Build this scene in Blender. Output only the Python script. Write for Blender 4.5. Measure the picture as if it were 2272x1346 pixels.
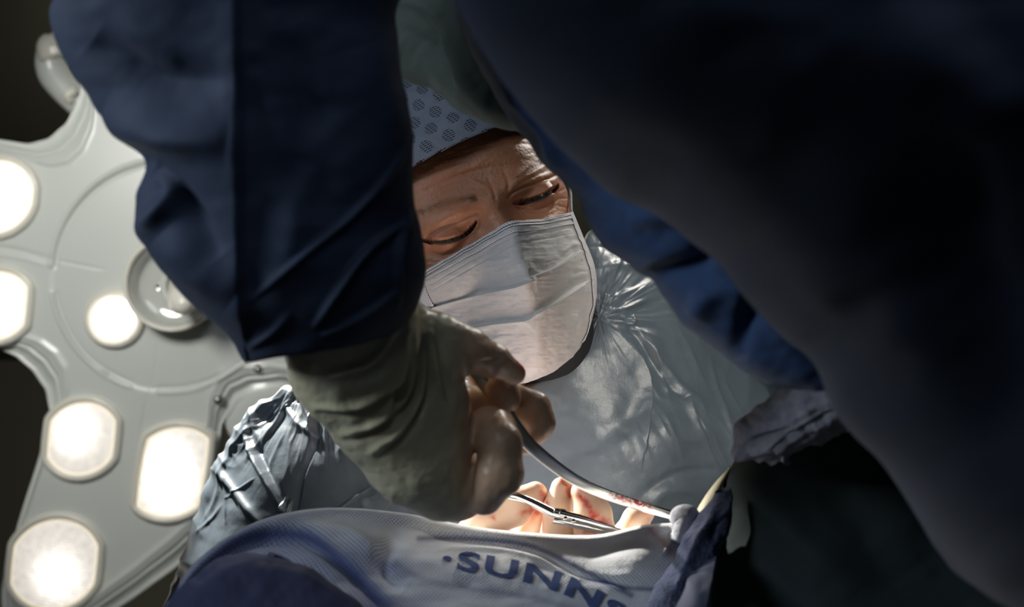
import bpy, math, random
import numpy as np
from mathutils import Vector, Matrix

for o in list(bpy.data.objects): bpy.data.objects.remove(o)
SC = bpy.context.scene
COL = SC.collection
rng = np.random.default_rng(7)
random.seed(7)

# ------------------------------------------------------------------ camera
LENS = 40.0
F = LENS/36*2272
PITCH = math.radians(30)
CAM = np.array([0, 0, .95])
RIGHT = np.array([1.0, 0, 0]); FWD = np.array([0, math.cos(PITCH), math.sin(PITCH)]); UP = np.array([0, -math.sin(PITCH), math.cos(PITCH)])
cd = bpy.data.cameras.new('camera'); cam = bpy.data.objects.new('camera', cd); COL.objects.link(cam)
cam.location = CAM; cam.rotation_euler = (math.pi/2+PITCH, 0, 0)
cd.lens = LENS; cd.sensor_width = 36; cd.clip_start = .02
cd.dof.use_dof = True; cd.dof.focus_distance = .755; cd.dof.aperture_fstop = 8.0
SC.camera = cam

def P(px, py, d):
    """point of the room seen at photo position px,py at d metres in front of the camera"""
    x = (px-1136)/F*d; y = (673-py)/F*d
    return CAM + RIGHT*x + UP*y + FWD*d
def PV(p): return Vector(P(*p))

# ------------------------------------------------------------------ world, lights, exposure
w = bpy.data.worlds.new('world'); SC.world = w; w.use_nodes = True
w.node_tree.nodes['Background'].inputs[0].default_value = (.75, .85, 1, 1)
w.node_tree.nodes['Background'].inputs[1].default_value = .045
vs = SC.view_settings; vs.view_transform = 'Standard'; vs.look = 'None'; vs.exposure = 0; vs.gamma = 1; vs.use_curve_mapping = False
SC.cycles.max_bounces = 6; SC.cycles.diffuse_bounces = 4; SC.cycles.sample_clamp_indirect = 6

def spot(name, src, dst, power, size=40, radius=.05, color=(1, .95, .86), blend=.5):
    l = bpy.data.lights.new(name, 'SPOT'); l.energy = power; l.spot_size = math.radians(size); l.spot_blend = blend
    l.shadow_soft_size = radius; l.color = color
    o = bpy.data.objects.new(name, l); COL.objects.link(o); o.location = PV(src)
    o.rotation_euler = (PV(dst)-PV(src)).to_track_quat('-Z', 'Y').to_euler(); return o
def area(name, src, dst, power, size, color=(1, 1, 1), spread=180):
    l = bpy.data.lights.new(name, 'AREA'); l.energy = power; l.size = size; l.shape = 'DISK'; l.color = color; l.spread = math.radians(spread)
    o = bpy.data.objects.new(name, l); COL.objects.link(o); o.location = PV(src)
    o.rotation_euler = (PV(dst)-PV(src)).to_track_quat('-Z', 'Y').to_euler(); return o
FIELD = (1250, 1190, .68)
spot('surgical_lamp_light', (-600, -400, 1.5), (1190, 1178, .69), 1150, 4.6, .05, blend=.5)
spot('surgical_lamp_light', (-350, -850, 1.6), (590, 960, .94), 620, 13, .04)
spot('surgical_lamp_light', (180, 300, 1.80), (900, 850, .93), 60, 18, .05)
spot('second_lamp_light', (2050, -650, 1.7), (1270, 470, .82), 36, 12, .05)
spot('second_lamp_light', (-7277, 7067, -.30), (1440, 800, .87), 55, 11, .04, (1, .95, .84))
spot('lamp_housing_fill', (-1100, -500, .9), (330, 640, 1.9), 30, 52, .15, (1, .98, .92), .3)  # added spot without a fixture, brightens the lamp housing
area('added_fill_light', (-3913, -926, .30), (420, 280, .48), .3, .25, (.80, .90, 1), 55)  # added fill beside the near sleeve, no fixture there
area('added_fill_light', (1300, 4600, -.8), (1500, 500, .4), 7.2, 1.0, (.85, .93, 1))  # added ambient fill above and behind the camera, no fixture
area('added_fill_light', (700, -300, 2.2), (1500, 500, 4.0), 24, .6, (1, .93, .75))  # added fill that lifts the dark background wall, no fixture

# ------------------------------------------------------------------ numpy helpers
def hash3(i, j, k, s):
    n = (i*374761393 + j*668265263 + k*2147483647 + s*1274126177) & 0xffffffff
    n = ((n ^ (n >> 13))*1274126177) & 0xffffffff
    return ((n ^ (n >> 16)) & 0xffff)/65535.0*2-1
def noise(p, s=0):
    p = np.asarray(p, float); i = np.floor(p).astype(np.int64); f = p-i; f = f*f*(3-2*f)
    r = 0
    for a in (0, 1):
        for b in (0, 1):
            for c in (0, 1):
                wgt = (f[..., 0] if a else 1-f[..., 0])*(f[..., 1] if b else 1-f[..., 1])*(f[..., 2] if c else 1-f[..., 2])
                r = r + wgt*hash3(i[..., 0]+a, i[..., 1]+b, i[..., 2]+c, s)
    return r
def fbm(p, s=0, o=3):
    r = 0; a = 1.0; p = np.asarray(p, float)
    for k in range(o): r = r + a*noise(p, s+k); p = p*2.03+5.1; a *= .5
    return r
def ridge(p, s=0): return 1-np.abs(noise(p, s))*2
def sstep(a, b, x): t = np.clip((x-a)/(b-a), 0, 1); return t*t*(3-2*t)
def crom(c, t):
    """c: (n, k) control values, t in 0..1 -> Catmull-Rom"""
    c = np.asarray(c, float); n = len(c); x = np.clip(np.asarray(t)*(n-1), 0, n-1-1e-9); i = np.floor(x).astype(int); f = (x-i)[:, None]
    g = lambda k: c[np.clip(k, 0, n-1)]
    p0 = np.where((i > 0)[:, None], g(i-1), 2*g(i)-g(i+1)); p1 = g(i); p2 = g(i+1); p3 = np.where((i+2 < n)[:, None], g(i+2), 2*g(i+1)-g(i))
    return .5*((2*p1)+(-p0+p2)*f+(2*p0-5*p1+4*p2-p3)*f**2+(-p0+3*p1-3*p2+p3)*f**3)
def cs(a):   # (px, py, d) array -> camera space metres (x right, y up, z away)
    a = np.asarray(a, float); return np.stack([(a[..., 0]-1136)/F*a[..., 2], (673-a[..., 1])/F*a[..., 2], a[..., 2]], -1)
def pix(c): return np.stack([c[..., 0]/c[..., 2]*F+1136, 673-c[..., 1]/c[..., 2]*F], -1)
def toworld(c): return CAM + c[..., 0:1]*RIGHT + c[..., 1:2]*UP + c[..., 2:3]*FWD
def dist_poly(q, pts):
    """distance in photo units from points q (n,2) to a polyline and the parameter 0..1 along it, with the signed side"""
    pts = np.asarray(pts, float); best = np.full(len(q), 1e9); par = np.zeros(len(q)); side = np.zeros(len(q))
    L = np.r_[0, np.cumsum(np.linalg.norm(np.diff(pts, axis=0), axis=1))]
    for k in range(len(pts)-1):
        a, b = pts[k], pts[k+1]; ab = b-a; t = np.clip(((q-a)@ab)/(ab@ab), 0, 1); v = q-(a+t[:, None]*ab)
        d = np.hypot(v[:, 0], v[:, 1]); m = d < best
        best[m] = d[m]; par[m] = ((L[k]+t*(L[k+1]-L[k]))/L[-1])[m]; side[m] = np.sign(ab[0]*v[:, 1]-ab[1]*v[:, 0])[m]
    return best, par, side
def folds(q, lst):
    """sum of fold ridges/creases in mm: entries (points, half width, amount, kind) kind: 'r' ridge, 's' one-sided step, taper at the ends"""
    r = np.zeros(len(q))
    for e in lst:
        pts, wd, am = e[:3]; kind = e[3] if len(e) > 3 else 'r'
        pts = crom(pts, np.linspace(0, 1, 4*len(pts))) if len(pts) > 2 else pts
        mg = wd*(5 if kind == 'r' else 14); lo = np.min(pts, 0)-mg; hi = np.max(pts, 0)+mg
        m = np.all((q > lo) & (q < hi), axis=1)
        if not m.any(): continue
        d, t, s = dist_poly(q[m], pts); tp = np.sin(np.pi*np.clip(t*.94+.03, 0, 1))**.6
        if kind == 'r': v = np.exp(-(d/wd)**2)
        else: v = np.where(s > 0, np.exp(-(d/(wd*3))**1.3), np.exp(-(d/(wd*.35))**2))
        r[m] += am*tp*v
    return r
def grid_faces(nv, nu, closed=False):
    i = np.arange(nv-1)[:, None]; j = np.arange(nu if closed else nu-1)[None, :]; j2 = (j+1) % nu
    return np.stack([i*nu+j, i*nu+j2, (i+1)*nu+j2, (i+1)*nu+j], -1).reshape(-1, 4)
def vnormals(v, f):
    n = np.zeros_like(v); a = np.cross(v[f[:, 2]]-v[f[:, 0]], v[f[:, 3]]-v[f[:, 1]])
    for k in range(4): np.add.at(n, f[:, k], a)
    return n/(np.linalg.norm(n, axis=1, keepdims=True)+1e-12)

ROOT = {}
def mesh(name, v_cam, f, mat, parent=None, uv=None, colors=None, smooth=True, world=False, thick=0, off=0, orient=False):
    f = np.asarray(f)
    if not world: f = f[:, ::-1]
    if orient:   # make normals face the camera on average
        n = vnormals(v_cam, f)
        if np.sum(n[:, 2]*1.0) < 0: f = f[:, ::-1]
    v = v_cam if world else toworld(v_cam)
    loc = np.array(parent['_loc']) if parent is not None and '_loc' in parent else np.array([0., 0, 0])
    if parent is None:
        loc = np.array([v[:, 0].mean(), v[:, 1].mean(), v[:, 2].min()])
    me = bpy.data.meshes.new(name); me.from_pydata((v-loc).tolist(), [], f.tolist() if isinstance(f, np.ndarray) else f); me.update()
    if smooth: me.polygons.foreach_set('use_smooth', np.ones(len(me.polygons), bool))
    if uv is not None:
        li = np.zeros(len(me.loops), int); me.loops.foreach_get('vertex_index', li)
        me.uv_layers.new(name='UVMap').data.foreach_set('uv', np.asarray(uv, float)[li].ravel())
    for k, c in (colors or {}).items():
        at = me.attributes.new(k, 'FLOAT', 'POINT'); at.data.foreach_set('value', np.asarray(c, float).ravel())
    me.materials.append(mat)
    o = bpy.data.objects.new(name, me); COL.objects.link(o)
    if parent is None: o.location = loc
    else: o.parent = parent
    if '_loc' not in o: o['_loc'] = loc.tolist()
    if thick:
        md = o.modifiers.new('thickness', 'SOLIDIFY'); md.thickness = thick; md.offset = off
    return o
def empty(name, loc, label, cat, group=None):
    o = bpy.data.objects.new(name, None); COL.objects.link(o); o.location = loc; o.empty_display_size = .05
    o['_loc'] = [float(x) for x in loc]; o['label'] = label; o['category'] = cat
    if group: o['group'] = group
    return o
def tag(o, label=None, cat=None, group=None, kind=None):
    for k, x in (('label', label), ('category', cat), ('group', group), ('kind', kind)):
        if x: o[k] = x
    return o
def loft(rows, nv=220, nu=220, ex=2.4, disp=None, cap=True):
    """rows of (xl, yl, xr, yr, d, thickness m): a closed cloth tube; disp(pix, theta, t) -> outward mm"""
    r = crom(rows, np.linspace(0, 1, nv)); th = np.linspace(0, 2*np.pi, nu, endpoint=False)
    L = cs(np.stack([r[:, 0], r[:, 1], r[:, 4]], -1)); R = cs(np.stack([r[:, 2], r[:, 3], r[:, 4]], -1))
    c = (L+R)/2; a = (R-L)/2; b = np.array([0, 0, 1.0])*r[:, 5:6]/2
    co = np.sign(np.cos(th))*np.abs(np.cos(th))**(2/ex); si = np.sign(np.sin(th))*np.abs(np.sin(th))**(2/ex)
    v = c[:, None]+a[:, None]*co[None, :, None]+b[:, None]*si[None, :, None]
    v = v.reshape(-1, 3); f = grid_faces(nv, nu, True)
    n = vnormals(v, f); cc = np.repeat(c, nu, 0)
    if np.mean(np.sum(n*(v-cc), 1)) < 0: n = -n; f = f[:, ::-1]
    if disp is not None:
        T, V = np.meshgrid(th, np.linspace(0, 1, nv)); v = v+n*disp(pix(v), v, T.ravel(), V.ravel(), n)[:, None]*.001
    uv = np.stack(np.meshgrid(th, np.linspace(0, 1, nv)), -1).reshape(-1, 2)
    return v, f, uv
def sheet(rows, nv=200, nu=300, disp=None):
    """rows x columns of (px, py, d) control points -> smooth cloth; disp in mm towards the viewer side"""
    g = cs(np.array(rows, float)); nr, ncol = g.shape[:2]
    a = crom(g.reshape(nr, -1), np.linspace(0, 1, nv)).reshape(nv, ncol, 3)
    b = crom(a.transpose(1, 0, 2).reshape(ncol, -1), np.linspace(0, 1, nu)).reshape(nu, nv, 3).transpose(1, 0, 2)
    v = b.reshape(-1, 3); f = grid_faces(nv, nu); n = vnormals(v, f)
    if np.sum(n[:, 2]) > 0: n = -n; f = f[:, ::-1]
    uv = np.stack([np.tile(np.r_[0, np.cumsum(np.linalg.norm(np.diff(b[nv//2], axis=0), axis=1))], nv),
                   np.repeat(np.r_[0, np.cumsum(np.linalg.norm(np.diff(b[:, nu//2], axis=0), axis=1))], nu)], -1)
    if disp is not None:
        U, V = np.meshgrid(np.linspace(0, 1, nu), np.linspace(0, 1, nv))
        v = v+n*disp(pix(v), v, U.ravel(), V.ravel(), n)[:, None]*.001
    return v, f, uv*1000
def surface_nets(field, lo, h):
    nx, ny, nz = field.shape; s = field < 0
    cnt = np.zeros((nx-1, ny-1, nz-1)); acc = np.zeros((nx-1, ny-1, nz-1, 3))
    corner = [(a, b, c) for a in (0, 1) for b in (0, 1) for c in (0, 1)]
    sl = lambda a, n: slice(a, n-1+a)
    for p in corner:
        for ax in range(3):
            if p[ax] == 0:
                q = list(p); q[ax] = 1
                fa = field[sl(p[0], nx), sl(p[1], ny), sl(p[2], nz)]; fb = field[sl(q[0], nx), sl(q[1], ny), sl(q[2], nz)]
                m = (fa < 0) != (fb < 0); t = np.where(m, fa/(np.where(m, fa-fb, 1)), 0)
                for k in range(3): acc[..., k] += m*((p[k]+t) if k == ax else p[k])
                cnt += m
    act = cnt > 0; idx = -np.ones(act.shape, int); idx[act] = np.arange(act.sum())
    base = np.stack(np.nonzero(act), -1); v = lo+(base+acc[act]/cnt[act][:, None])*h
    faces = []
    for ax in range(3):
        b, c = (ax+1) % 3, (ax+2) % 3
        A = [slice(None)]*3; B = [slice(None)]*3; A[ax] = slice(0, -1); B[ax] = slice(1, None)
        for k in (b, c): A[k] = slice(1, -1); B[k] = slice(1, -1)
        sa, sb = s[tuple(A)], s[tuple(B)]; e = np.stack(np.nonzero(sa != sb), -1); fl = sa[sa != sb]
        e = e.copy(); e[:, b] += 1; e[:, c] += 1
        def g(db, dc):
            q = e.copy(); q[:, b] -= db; q[:, c] -= dc; return idx[q[:, 0], q[:, 1], q[:, 2]]
        fq = np.stack([g(1, 1), g(0, 1), g(0, 0), g(1, 0)], -1); fq[~fl] = fq[~fl][:, ::-1]; faces.append(fq)
    f = np.concatenate(faces); return v, f[(f >= 0).all(1)]
def sdf_chain(X, pts, k=2.5):
    r = None
    for a, b in zip(pts[:-1], pts[1:]):
        pa = cs(np.array(a[:3], float)); pb = cs(np.array(b[:3], float)); ab = pb-pa
        t = np.clip(((X-pa)@ab)/(ab@ab), 0, 1); d = (np.linalg.norm(X-(pa+t[..., None]*ab), axis=-1)*1000-(a[3]+t*(b[3]-a[3])))
        r = d if r is None else smin(r, d, k)
    return r
def smin(a, b, k): h = np.clip(.5+.5*(b-a)/k, 0, 1); return b+(a-b)*h-k*h*(1-h)
def hand(palm_chains, fingers, h=.0011, kp=7, kf=4.5):
    """palm chains blend softly, each finger blends with the palm but stays apart from its neighbours"""
    allp = np.array([cs(np.array(p[:3], float)) for c in palm_chains+fingers for p in c]); R = max(p[3] for c in palm_chains+fingers for p in c)*.001+.004
    lo = allp.min(0)-R; hi = allp.max(0)+R; n = np.ceil((hi-lo)/h).astype(int)+1
    ax = [lo[k]+np.arange(n[k])*h for k in range(3)]
    out = np.zeros(n)
    for i in range(0, n[0], 24):
        X = np.stack(np.meshgrid(ax[0][i:i+24], ax[1], ax[2], indexing='ij'), -1)
        pal = None
        for c in palm_chains:
            d = sdf_chain(X, c, 8); pal = d if pal is None else smin(pal, d, kp)
        tot = pal
        for c in fingers: tot = np.minimum(tot, smin(pal, sdf_chain(X, c), kf))
        out[i:i+24] = tot
    return surface_nets(out, lo, h)

# ------------------------------------------------------------------ material helpers
class N:
    def __init__(s, name):
        s.m = bpy.data.materials.new(name); s.m.use_nodes = True; s.t = s.m.node_tree; s.b = s.t.nodes['Principled BSDF']
    def n(s, ty, **kw):
        x = s.t.nodes.new(ty)
        for k, v in kw.items():
            if k == 'i':
                for a, b in v.items():
                    if isinstance(b, bpy.types.NodeSocket): s.t.links.new(b, x.inputs[a])
                    else: x.inputs[a].default_value = b
            else: setattr(x, k, v)
        return x
    def math(s, op, a, b=0, c=0):
        return s.n('ShaderNodeMath', operation=op, i={0: a, 1: b, 2: c}).outputs[0]
    def mix(s, fac, a, b):
        x = s.n('ShaderNodeMix', data_type='RGBA', i={0: fac, 6: a, 7: b}); return x.outputs[2]
    def set(s, **kw):
        for k, v in kw.items():
            k = k.replace('_', ' ')
            if isinstance(v, bpy.types.NodeSocket): s.t.links.new(v, s.b.inputs[k])
            else: s.b.inputs[k].default_value = v
    def obj(s): return s.n('ShaderNodeTexCoord').outputs['Object']
    def uv(s): return s.n('ShaderNodeTexCoord').outputs['UV']
    def noise(s, vec, scale, detail=3, **kw): return s.n('ShaderNodeTexNoise', i={'Vector': vec, 'Scale': scale, 'Detail': detail, **kw}).outputs[0]
    def bump(s, h, strength, dist): s.set(Normal=s.n('ShaderNodeBump', i={'Height': h, 'Strength': strength, 'Distance': dist}).outputs[0])
    def attr(s, name): return s.n('ShaderNodeAttribute', attribute_name=name).outputs['Fac']
def rgb(r, g, b): return (r, g, b, 1)
def cloth(name, col, rough=.8, col2=None, bump=.4, scale=90, sheen=.2, spec=.3, weave=1800):
    q = N(name); v = q.obj(); nz = q.noise(v, scale, 5)
    col2 = col2 or [c*.8 for c in col]
    q.set(Base_Color=q.mix(nz, rgb(*col), rgb(*col2)), Roughness=rough, Sheen_Weight=sheen)
    q.b.inputs['Specular IOR Level'].default_value = spec
    fine = q.noise(v, weave, 2); q.bump(q.math('ADD', nz, q.math('MULTIPLY', fine, .3)), bump, .002)
    return q.m
def plain(name, col, rough=.5, metal=0, spec=.5, coat=0, bump=0, bscale=200):
    q = N(name); q.set(Base_Color=rgb(*col), Roughness=rough, Metallic=metal, Coat_Weight=coat); q.b.inputs['Specular IOR Level'].default_value = spec
    nz = q.noise(q.obj(), bscale, 4); q.set(Roughness=q.math('ADD', q.math('MULTIPLY', nz, .12), rough-.06))
    if bump: q.bump(nz, bump, .001)
    return q.m

M = {}
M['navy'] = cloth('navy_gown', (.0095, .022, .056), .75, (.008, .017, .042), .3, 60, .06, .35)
M['litsleeve'] = cloth('lit_navy_sleeve', (.024, .055, .135), .8, (.020, .045, .11), .3, 60, .1, .2)  # brighter copy of the navy gown cloth, its lit look is in the colour
M['greygreen'] = cloth('grey_green_cloth', (.05, .066, .06), .8, None, .3, 60, .05)
M['gown'] = cloth('pale_blue_gown', (.135, .17, .205), .33, (.115, .145, .175), .25, 120, .0, .7)
M['drape'] = cloth('dark_green_drape', (.03, .044, .046), .85, None, .3, 40, .0, .15)
M['navydrape'] = cloth('navy_drape', (.035, .042, .10), .8, None, .3, 40, .05)
M['wall'] = plain('dark_olive_paint', (.10, .10, .08), .8)
M['white'] = plain('off_white_lamp_paint', (.62, .65, .62), .32, coat=.2)
M['trimwhite'] = plain('cream_lamp_rim', (.78, .76, .68), .35, coat=.3)
M['steel'] = plain('brushed_steel', (.75, .74, .72), .16, 1)
M['darkmetal'] = plain('dark_screw_metal', (.5, .5, .5), .25, 1)
M['floor'] = plain('grey_floor_vinyl', (.12, .13, .13), .5)
M['black'] = plain('neck_gap_shadow', (.01, .011, .014), .9)  # black for the shadow gap between mask and gown

# ------------------------------------------------------------------ room shell
def slab(name, lo, hi, mat):
    lo = np.array(lo, float); hi = np.array(hi, float)
    v = np.array([[(lo, hi)[a][0], (lo, hi)[b][1], (lo, hi)[c][2]] for a in (0, 1) for b in (0, 1) for c in (0, 1)])
    f = np.array([[0, 1, 3, 2], [4, 6, 7, 5], [0, 4, 5, 1], [2, 3, 7, 6], [0, 2, 6, 4], [1, 5, 7, 3]])
    return tag(mesh(name, v, f, mat, world=True, smooth=False), kind='structure')
slab('floor', (-3, -2.5, -.1), (3, 4, 0), M['floor'])
slab('ceiling', (-3, -2.5, 3.0), (3, 4, 3.1), M['wall'])
slab('wall_back', (-3, 4, 0), (3, 4.1, 3.0), M['wall'])
slab('wall_left', (-3.1, -2.5, 0), (-3, 4, 3.0), M['wall'])
slab('wall_right', (3, -2.5, 0), (3.1, 4, 3.0), M['wall'])
slab('wall_front', (-3, -2.6, 0), (3, -2.5, 3.0), M['wall'])

# ------------------------------------------------------------------ surgical lamp
LD = 1.9; LC = (370, 602)
def sx(px, py, z=0):  # lamp plane point, z metres out towards the viewer
    p = np.stack(np.broadcast_arrays(np.asarray(px, float), np.asarray(py, float), LD), -1); c = cs(p); c[..., 2] -= z; return c
lamp = empty('surgical_lamp', PV((370, 602, 1.98)), 'large pale grey ceiling-mounted surgical lamp with petal arms and glowing lenses', 'surgical lamp')
out = [(0, 600), (20, 560), (36, 400), (52, 370), (68, 430), (85, 640), (100, 640), (104, 600), (107, 566), (110.5, 514), (114, 462), (117.7, 426), (124.5, 397), (132, 394), (137.9, 418), (141.9, 470), (146, 540), (151, 610), (160, 650), (175, 680), (188, 620), (197, 500), (204, 412),
       (209, 384), (216, 370), (224, 375), (231, 411), (236, 520), (239.5, 660), (242, 790), (246, 880), (253, 860), (260.9, 755), (266.7, 691), (272, 645), (276, 610), (279.5, 540), (284, 425), (289, 355), (298, 322), (307, 328), (317, 368), (330, 480), (345, 570)]
oa = np.array([a for a, _ in out]+[360]); orr = np.array([r for _, r in out]+[600])
th = np.radians(np.linspace(0, 360, 1100, endpoint=False))
Rt = np.interp(np.degrees(th), oa, orr)
ker = np.hanning(15); ker /= ker.sum(); Rt = np.convolve(np.r_[Rt[-7:], Rt, Rt[:7]], ker, 'valid')
fr = np.r_[np.linspace(.002, 1, 190)]
T, FR = np.meshgrid(th, fr); px = LC[0]+np.cos(T)*FR*Rt; py = LC[1]-np.sin(T)*FR*Rt
q = np.stack([px.ravel(), py.ravel()], -1)
edge = ((1-FR)*Rt).ravel()
rel = np.zeros(len(q))
ring = np.hypot(q[:, 0]-370, q[:, 1]-612); ang = np.degrees(np.arctan2(-(q[:, 1]-612), q[:, 0]-370)) % 360
gap = np.ones(len(q))
for a in (182, 259): gap *= sstep(5, 7.5, np.abs(ang-a))
rel += 3.5*np.exp(-((ring-258)/4)**2)*gap - 2.5*np.exp(-((ring-249)/4)**2)*gap + 2.0*np.exp(-((ring-268)/3)**2)*gap*0
rel += -2.0*sstep(262, 250, ring)
rel += folds(q, [([(-300, 520), (0, 548), (112, 575)], 5, -3), ([(-300, 545), (0, 566), (112, 590)], 4, 2), ([(328, 868), (312, 960), (296, 1040)], 3, -1.6), ([(112, 575), (230, 598)], 3, -1.0), ([(352, 760), (335, 860)], 3, -.8)])
rel += 3*np.exp(-((edge-62)/9)**2)-3.5*np.exp(-((edge-36)/3.5)**2)+1.5*np.exp(-((edge-28)/4)**2)
rel -= 16*sstep(52, 0, edge)**1.2
c0 = sx(q[:, 0], q[:, 1], rel*.001)
nu = len(th); verts = [c0]; last = c0[-nu:]
for dz, sc in ((.010, 1.012), (.018, 1.016), (.030, 1.006), (.033, 1.0), (.055, .995), (.075, .96), (.095, .8), (.105, .5), (.105, .01)):
    cen = sx(*LC); e = cen+(last-cen)*sc; e = e.copy(); e[:, 2] = LD+dz; verts.append(e)
V = np.concatenate(verts); nv = len(V)//nu
mesh('lamp_housing', V, grid_faces(nv, nu, True), M['white'], lamp, orient=True)

qm = N('prismatic_lamp_glass'); uvn = qm.n('ShaderNodeSeparateXYZ', i={0: qm.uv()})
U_, V_ = uvn.outputs[0], uvn.outputs[1]
gx = qm.math('ABSOLUTE', qm.math('SINE', qm.math('MULTIPLY', qm.math('ADD', U_, qm.math('MULTIPLY', V_, .35)), .42)))
gy = qm.math('ABSOLUTE', qm.math('SINE', qm.math('MULTIPLY', qm.math('SUBTRACT', V_, qm.math('MULTIPLY', U_, .2)), .42)))
grid_ = qm.math('ADD', .30, qm.math('MULTIPLY', qm.math('MULTIPLY', gx, gy), 1.0))
hot = qm.attr('hot')
st = qm.math('MULTIPLY', qm.math('ADD', qm.math('MULTIPLY', hot, 3.2), .62), grid_)
nzl = qm.noise(qm.uv(), .06, 3); st = qm.math('MULTIPLY', st, qm.math('ADD', .55, nzl))
qm.set(Base_Color=rgb(.8, .75, .68), Roughness=.2, Emission_Color=rgb(1, .93, .86), Emission_Strength=st)
M['lens'] = qm.m
qm = N('glowing_lens_edge'); qm.set(Base_Color=rgb(.85, .8, .7), Roughness=.3, Emission_Color=rgb(1, .86, .62), Emission_Strength=.6); M['lensedge'] = qm.m

def module(cx, cy, w, h, rot, hx, hy, shear=.0, hs=.35, hp=1.0, name='lens_frame'):
    """one lens with its rim: flat sides, round top and bottom"""
    t = np.linspace(0, 2*np.pi, 160, endpoint=False)
    def outl(s, g=0):
        R = h/2; x = np.cos(t)*R*1.02; y = np.sin(t)*R; W = w/2
        x = np.where(np.abs(x) > W, np.sign(x)*(W+(np.abs(x)-W)*.10), x)*s; y = y*s; x = x+y*shear
        if g:
            tx, ty = np.roll(x, -1)-np.roll(x, 1), np.roll(y, -1)-np.roll(y, 1); n_ = np.hypot(tx, ty)+1e-9; x = x+ty/n_*g; y = y-tx/n_*g
        c, s_ = math.cos(rot), math.sin(rot); return cx+x*c-y*s_, cy+x*s_+y*c
    prof = [(19, -.02), (18, .004), (14, .0085), (8, .010), (4, .008), (1, .003), (0, .001)]
    V = np.concatenate([sx(*outl(1, g), z) for g, z in prof])
    fr_ = mesh(name, V, grid_faces(len(prof), 160, True), M['trimwhite'], lamp, orient=True)
    V = np.concatenate([sx(*outl(1, g), z) for g, z in [(2, .0045), (-1.5, .0052), (-4, .004)]])
    mesh('lens_edge', V, grid_faces(3, 160, True), M['lensedge'], fr_, orient=True)
    ss = np.linspace(.98, .01, 24); V = []; uvs = []; hot_ = []
    for s in ss:
        x, y = outl(s); V.append(sx(x, y, .004+.006*(1-s*s))); uvs.append(np.stack([x-cx, y-cy], -1))
        dd = np.hypot((x-hx)/(w*hs), (y-hy)/(h*hs)); hot_.append(hp*np.exp(-dd**2.4))
    mesh('lamp_lens', np.concatenate(V), grid_faces(24, 160, True), M['lens'], fr_, uv=np.concatenate(uvs), colors={'hot': np.concatenate(hot_)}, orient=True)
module(183, 972, 140, 158, 0, 172, 955, -.10, .26, 1)
module(123, 1250, 182, 196, 0, 130, 1275, -.10, .28, .45)
module(385, 1046, 132, 196, 0, 378, 1060, -.16, .34, 1.4)
module(-6, 437, 158, 158, 0, 10, 430, -.10, .6, .5)
module(-5, 678, 126, 148, 0, 0, 690, -.10, .5, .35)
module(255, 706, 104, 98, 0, 250, 706, 0, .62, 2.5)
for x, y in ((330, 60), (520, 140), (720, 330), (880, 470), (800, 760), (900, 900)): module(x, y, 140, 160, .6, x, y, -.1, .34, 1)
def dome(name, cx, cy, r, prof, mat, par, dx=0, dy=0, n=96):
    """surface of revolution facing the viewer: prof of (radius factor, height m); dx, dy tilt of the axis"""
    t = np.linspace(0, 2*np.pi, n, endpoint=False); V = []
    for s, z in prof: V.append(sx(cx+np.cos(t)*r*s+dx*z*1000, cy+np.sin(t)*r*s+dy*z*1000, z))
    return mesh(name, np.concatenate(V), grid_faces(len(prof), n, True), mat, par, orient=True)
qm = N('clear_handle_cup'); qm.set(Base_Color=rgb(.80, .82, .78), Roughness=.08, Coat_Weight=1.0, Transmission_Weight=.35, IOR=1.45); M['cup'] = qm.m
hnd = dome('handle_cup', 396, 630, 100, [(1.03, -.004), (1.03, .02), (1.0, .035), (.96, .038), (.90, .030), (.86, .012), (.8, .008), (.5, .008), (.02, .008)], M['cup'], lamp)
dome('cup_rim', 396, 630, 100, [(1.0, .032), (1.05, .036), (1.04, .042), (.98, .043), (.94, .038), (.97, .034)], M['trimwhite'], hnd)
dome('handle_knob', 408, 636, 34, [(1.05, .009), (1.0, .04), (.92, .09), (.9, .11), (.7, .125), (.3, .132), (.02, .133)], M['trimwhite'], hnd, .35, .28)
dome('knob_collar', 408, 636, 48, [(1.0, .009), (.98, .016), (.75, .02), (.7, .012)], M['white'], hnd)
for x, y in ((573, 818), (485, 886)):
    dome('screw', x, y, 9, [(1.25, 0), (1.2, .002), (1.0, .003), (.8, .007), (.4, .009), (.02, .0095)], M['darkmetal'], lamp, n=40)
scr = dome('screw', 357, 637, 8, [(1.1, .008), (1.1, .010), (.8, .011), (.5, .009), (.02, .009)], M['darkmetal'], lamp, n=30)
dome('joint_cover', 585, 925, 96, [(1.0, -.09), (1.0, -.03), (.97, -.018), (.9, -.013), (.5, -.010), (.02, -.009)], M['white'], lamp)

def tube(pts, rad, n=28, m=80, flat=1.0):
    """round tube through camera-space control points; rad: list of radii"""
    c = crom(pts, np.linspace(0, 1, m)); r = crom(np.array(rad)[:, None], np.linspace(0, 1, m))[:, 0]
    tg = np.gradient(c, axis=0); tg /= np.linalg.norm(tg, axis=1, keepdims=True)
    ref = np.array([0, 0, -1.0]); a = np.cross(tg, ref); a /= np.linalg.norm(a, axis=1, keepdims=True); b = np.cross(a, tg)
    t = np.linspace(0, 2*np.pi, n, endpoint=False)
    v = c[:, None]+r[:, None, None]*(a[:, None]*np.cos(t)[None, :, None]+b[:, None]*np.sin(t)[None, :, None]*flat)
    v = np.concatenate([c[None, 0], v.reshape(-1, 3), c[None, -1]])
    f = (grid_faces(m, n, True)+1).tolist()
    f += [[0, 1+(k+1) % n, 1+k] for k in range(n)]; e = len(v)-1; f += [[e, e-n+k, e-n+(k+1) % n] for k in range(n)]
    return v, f
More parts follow.
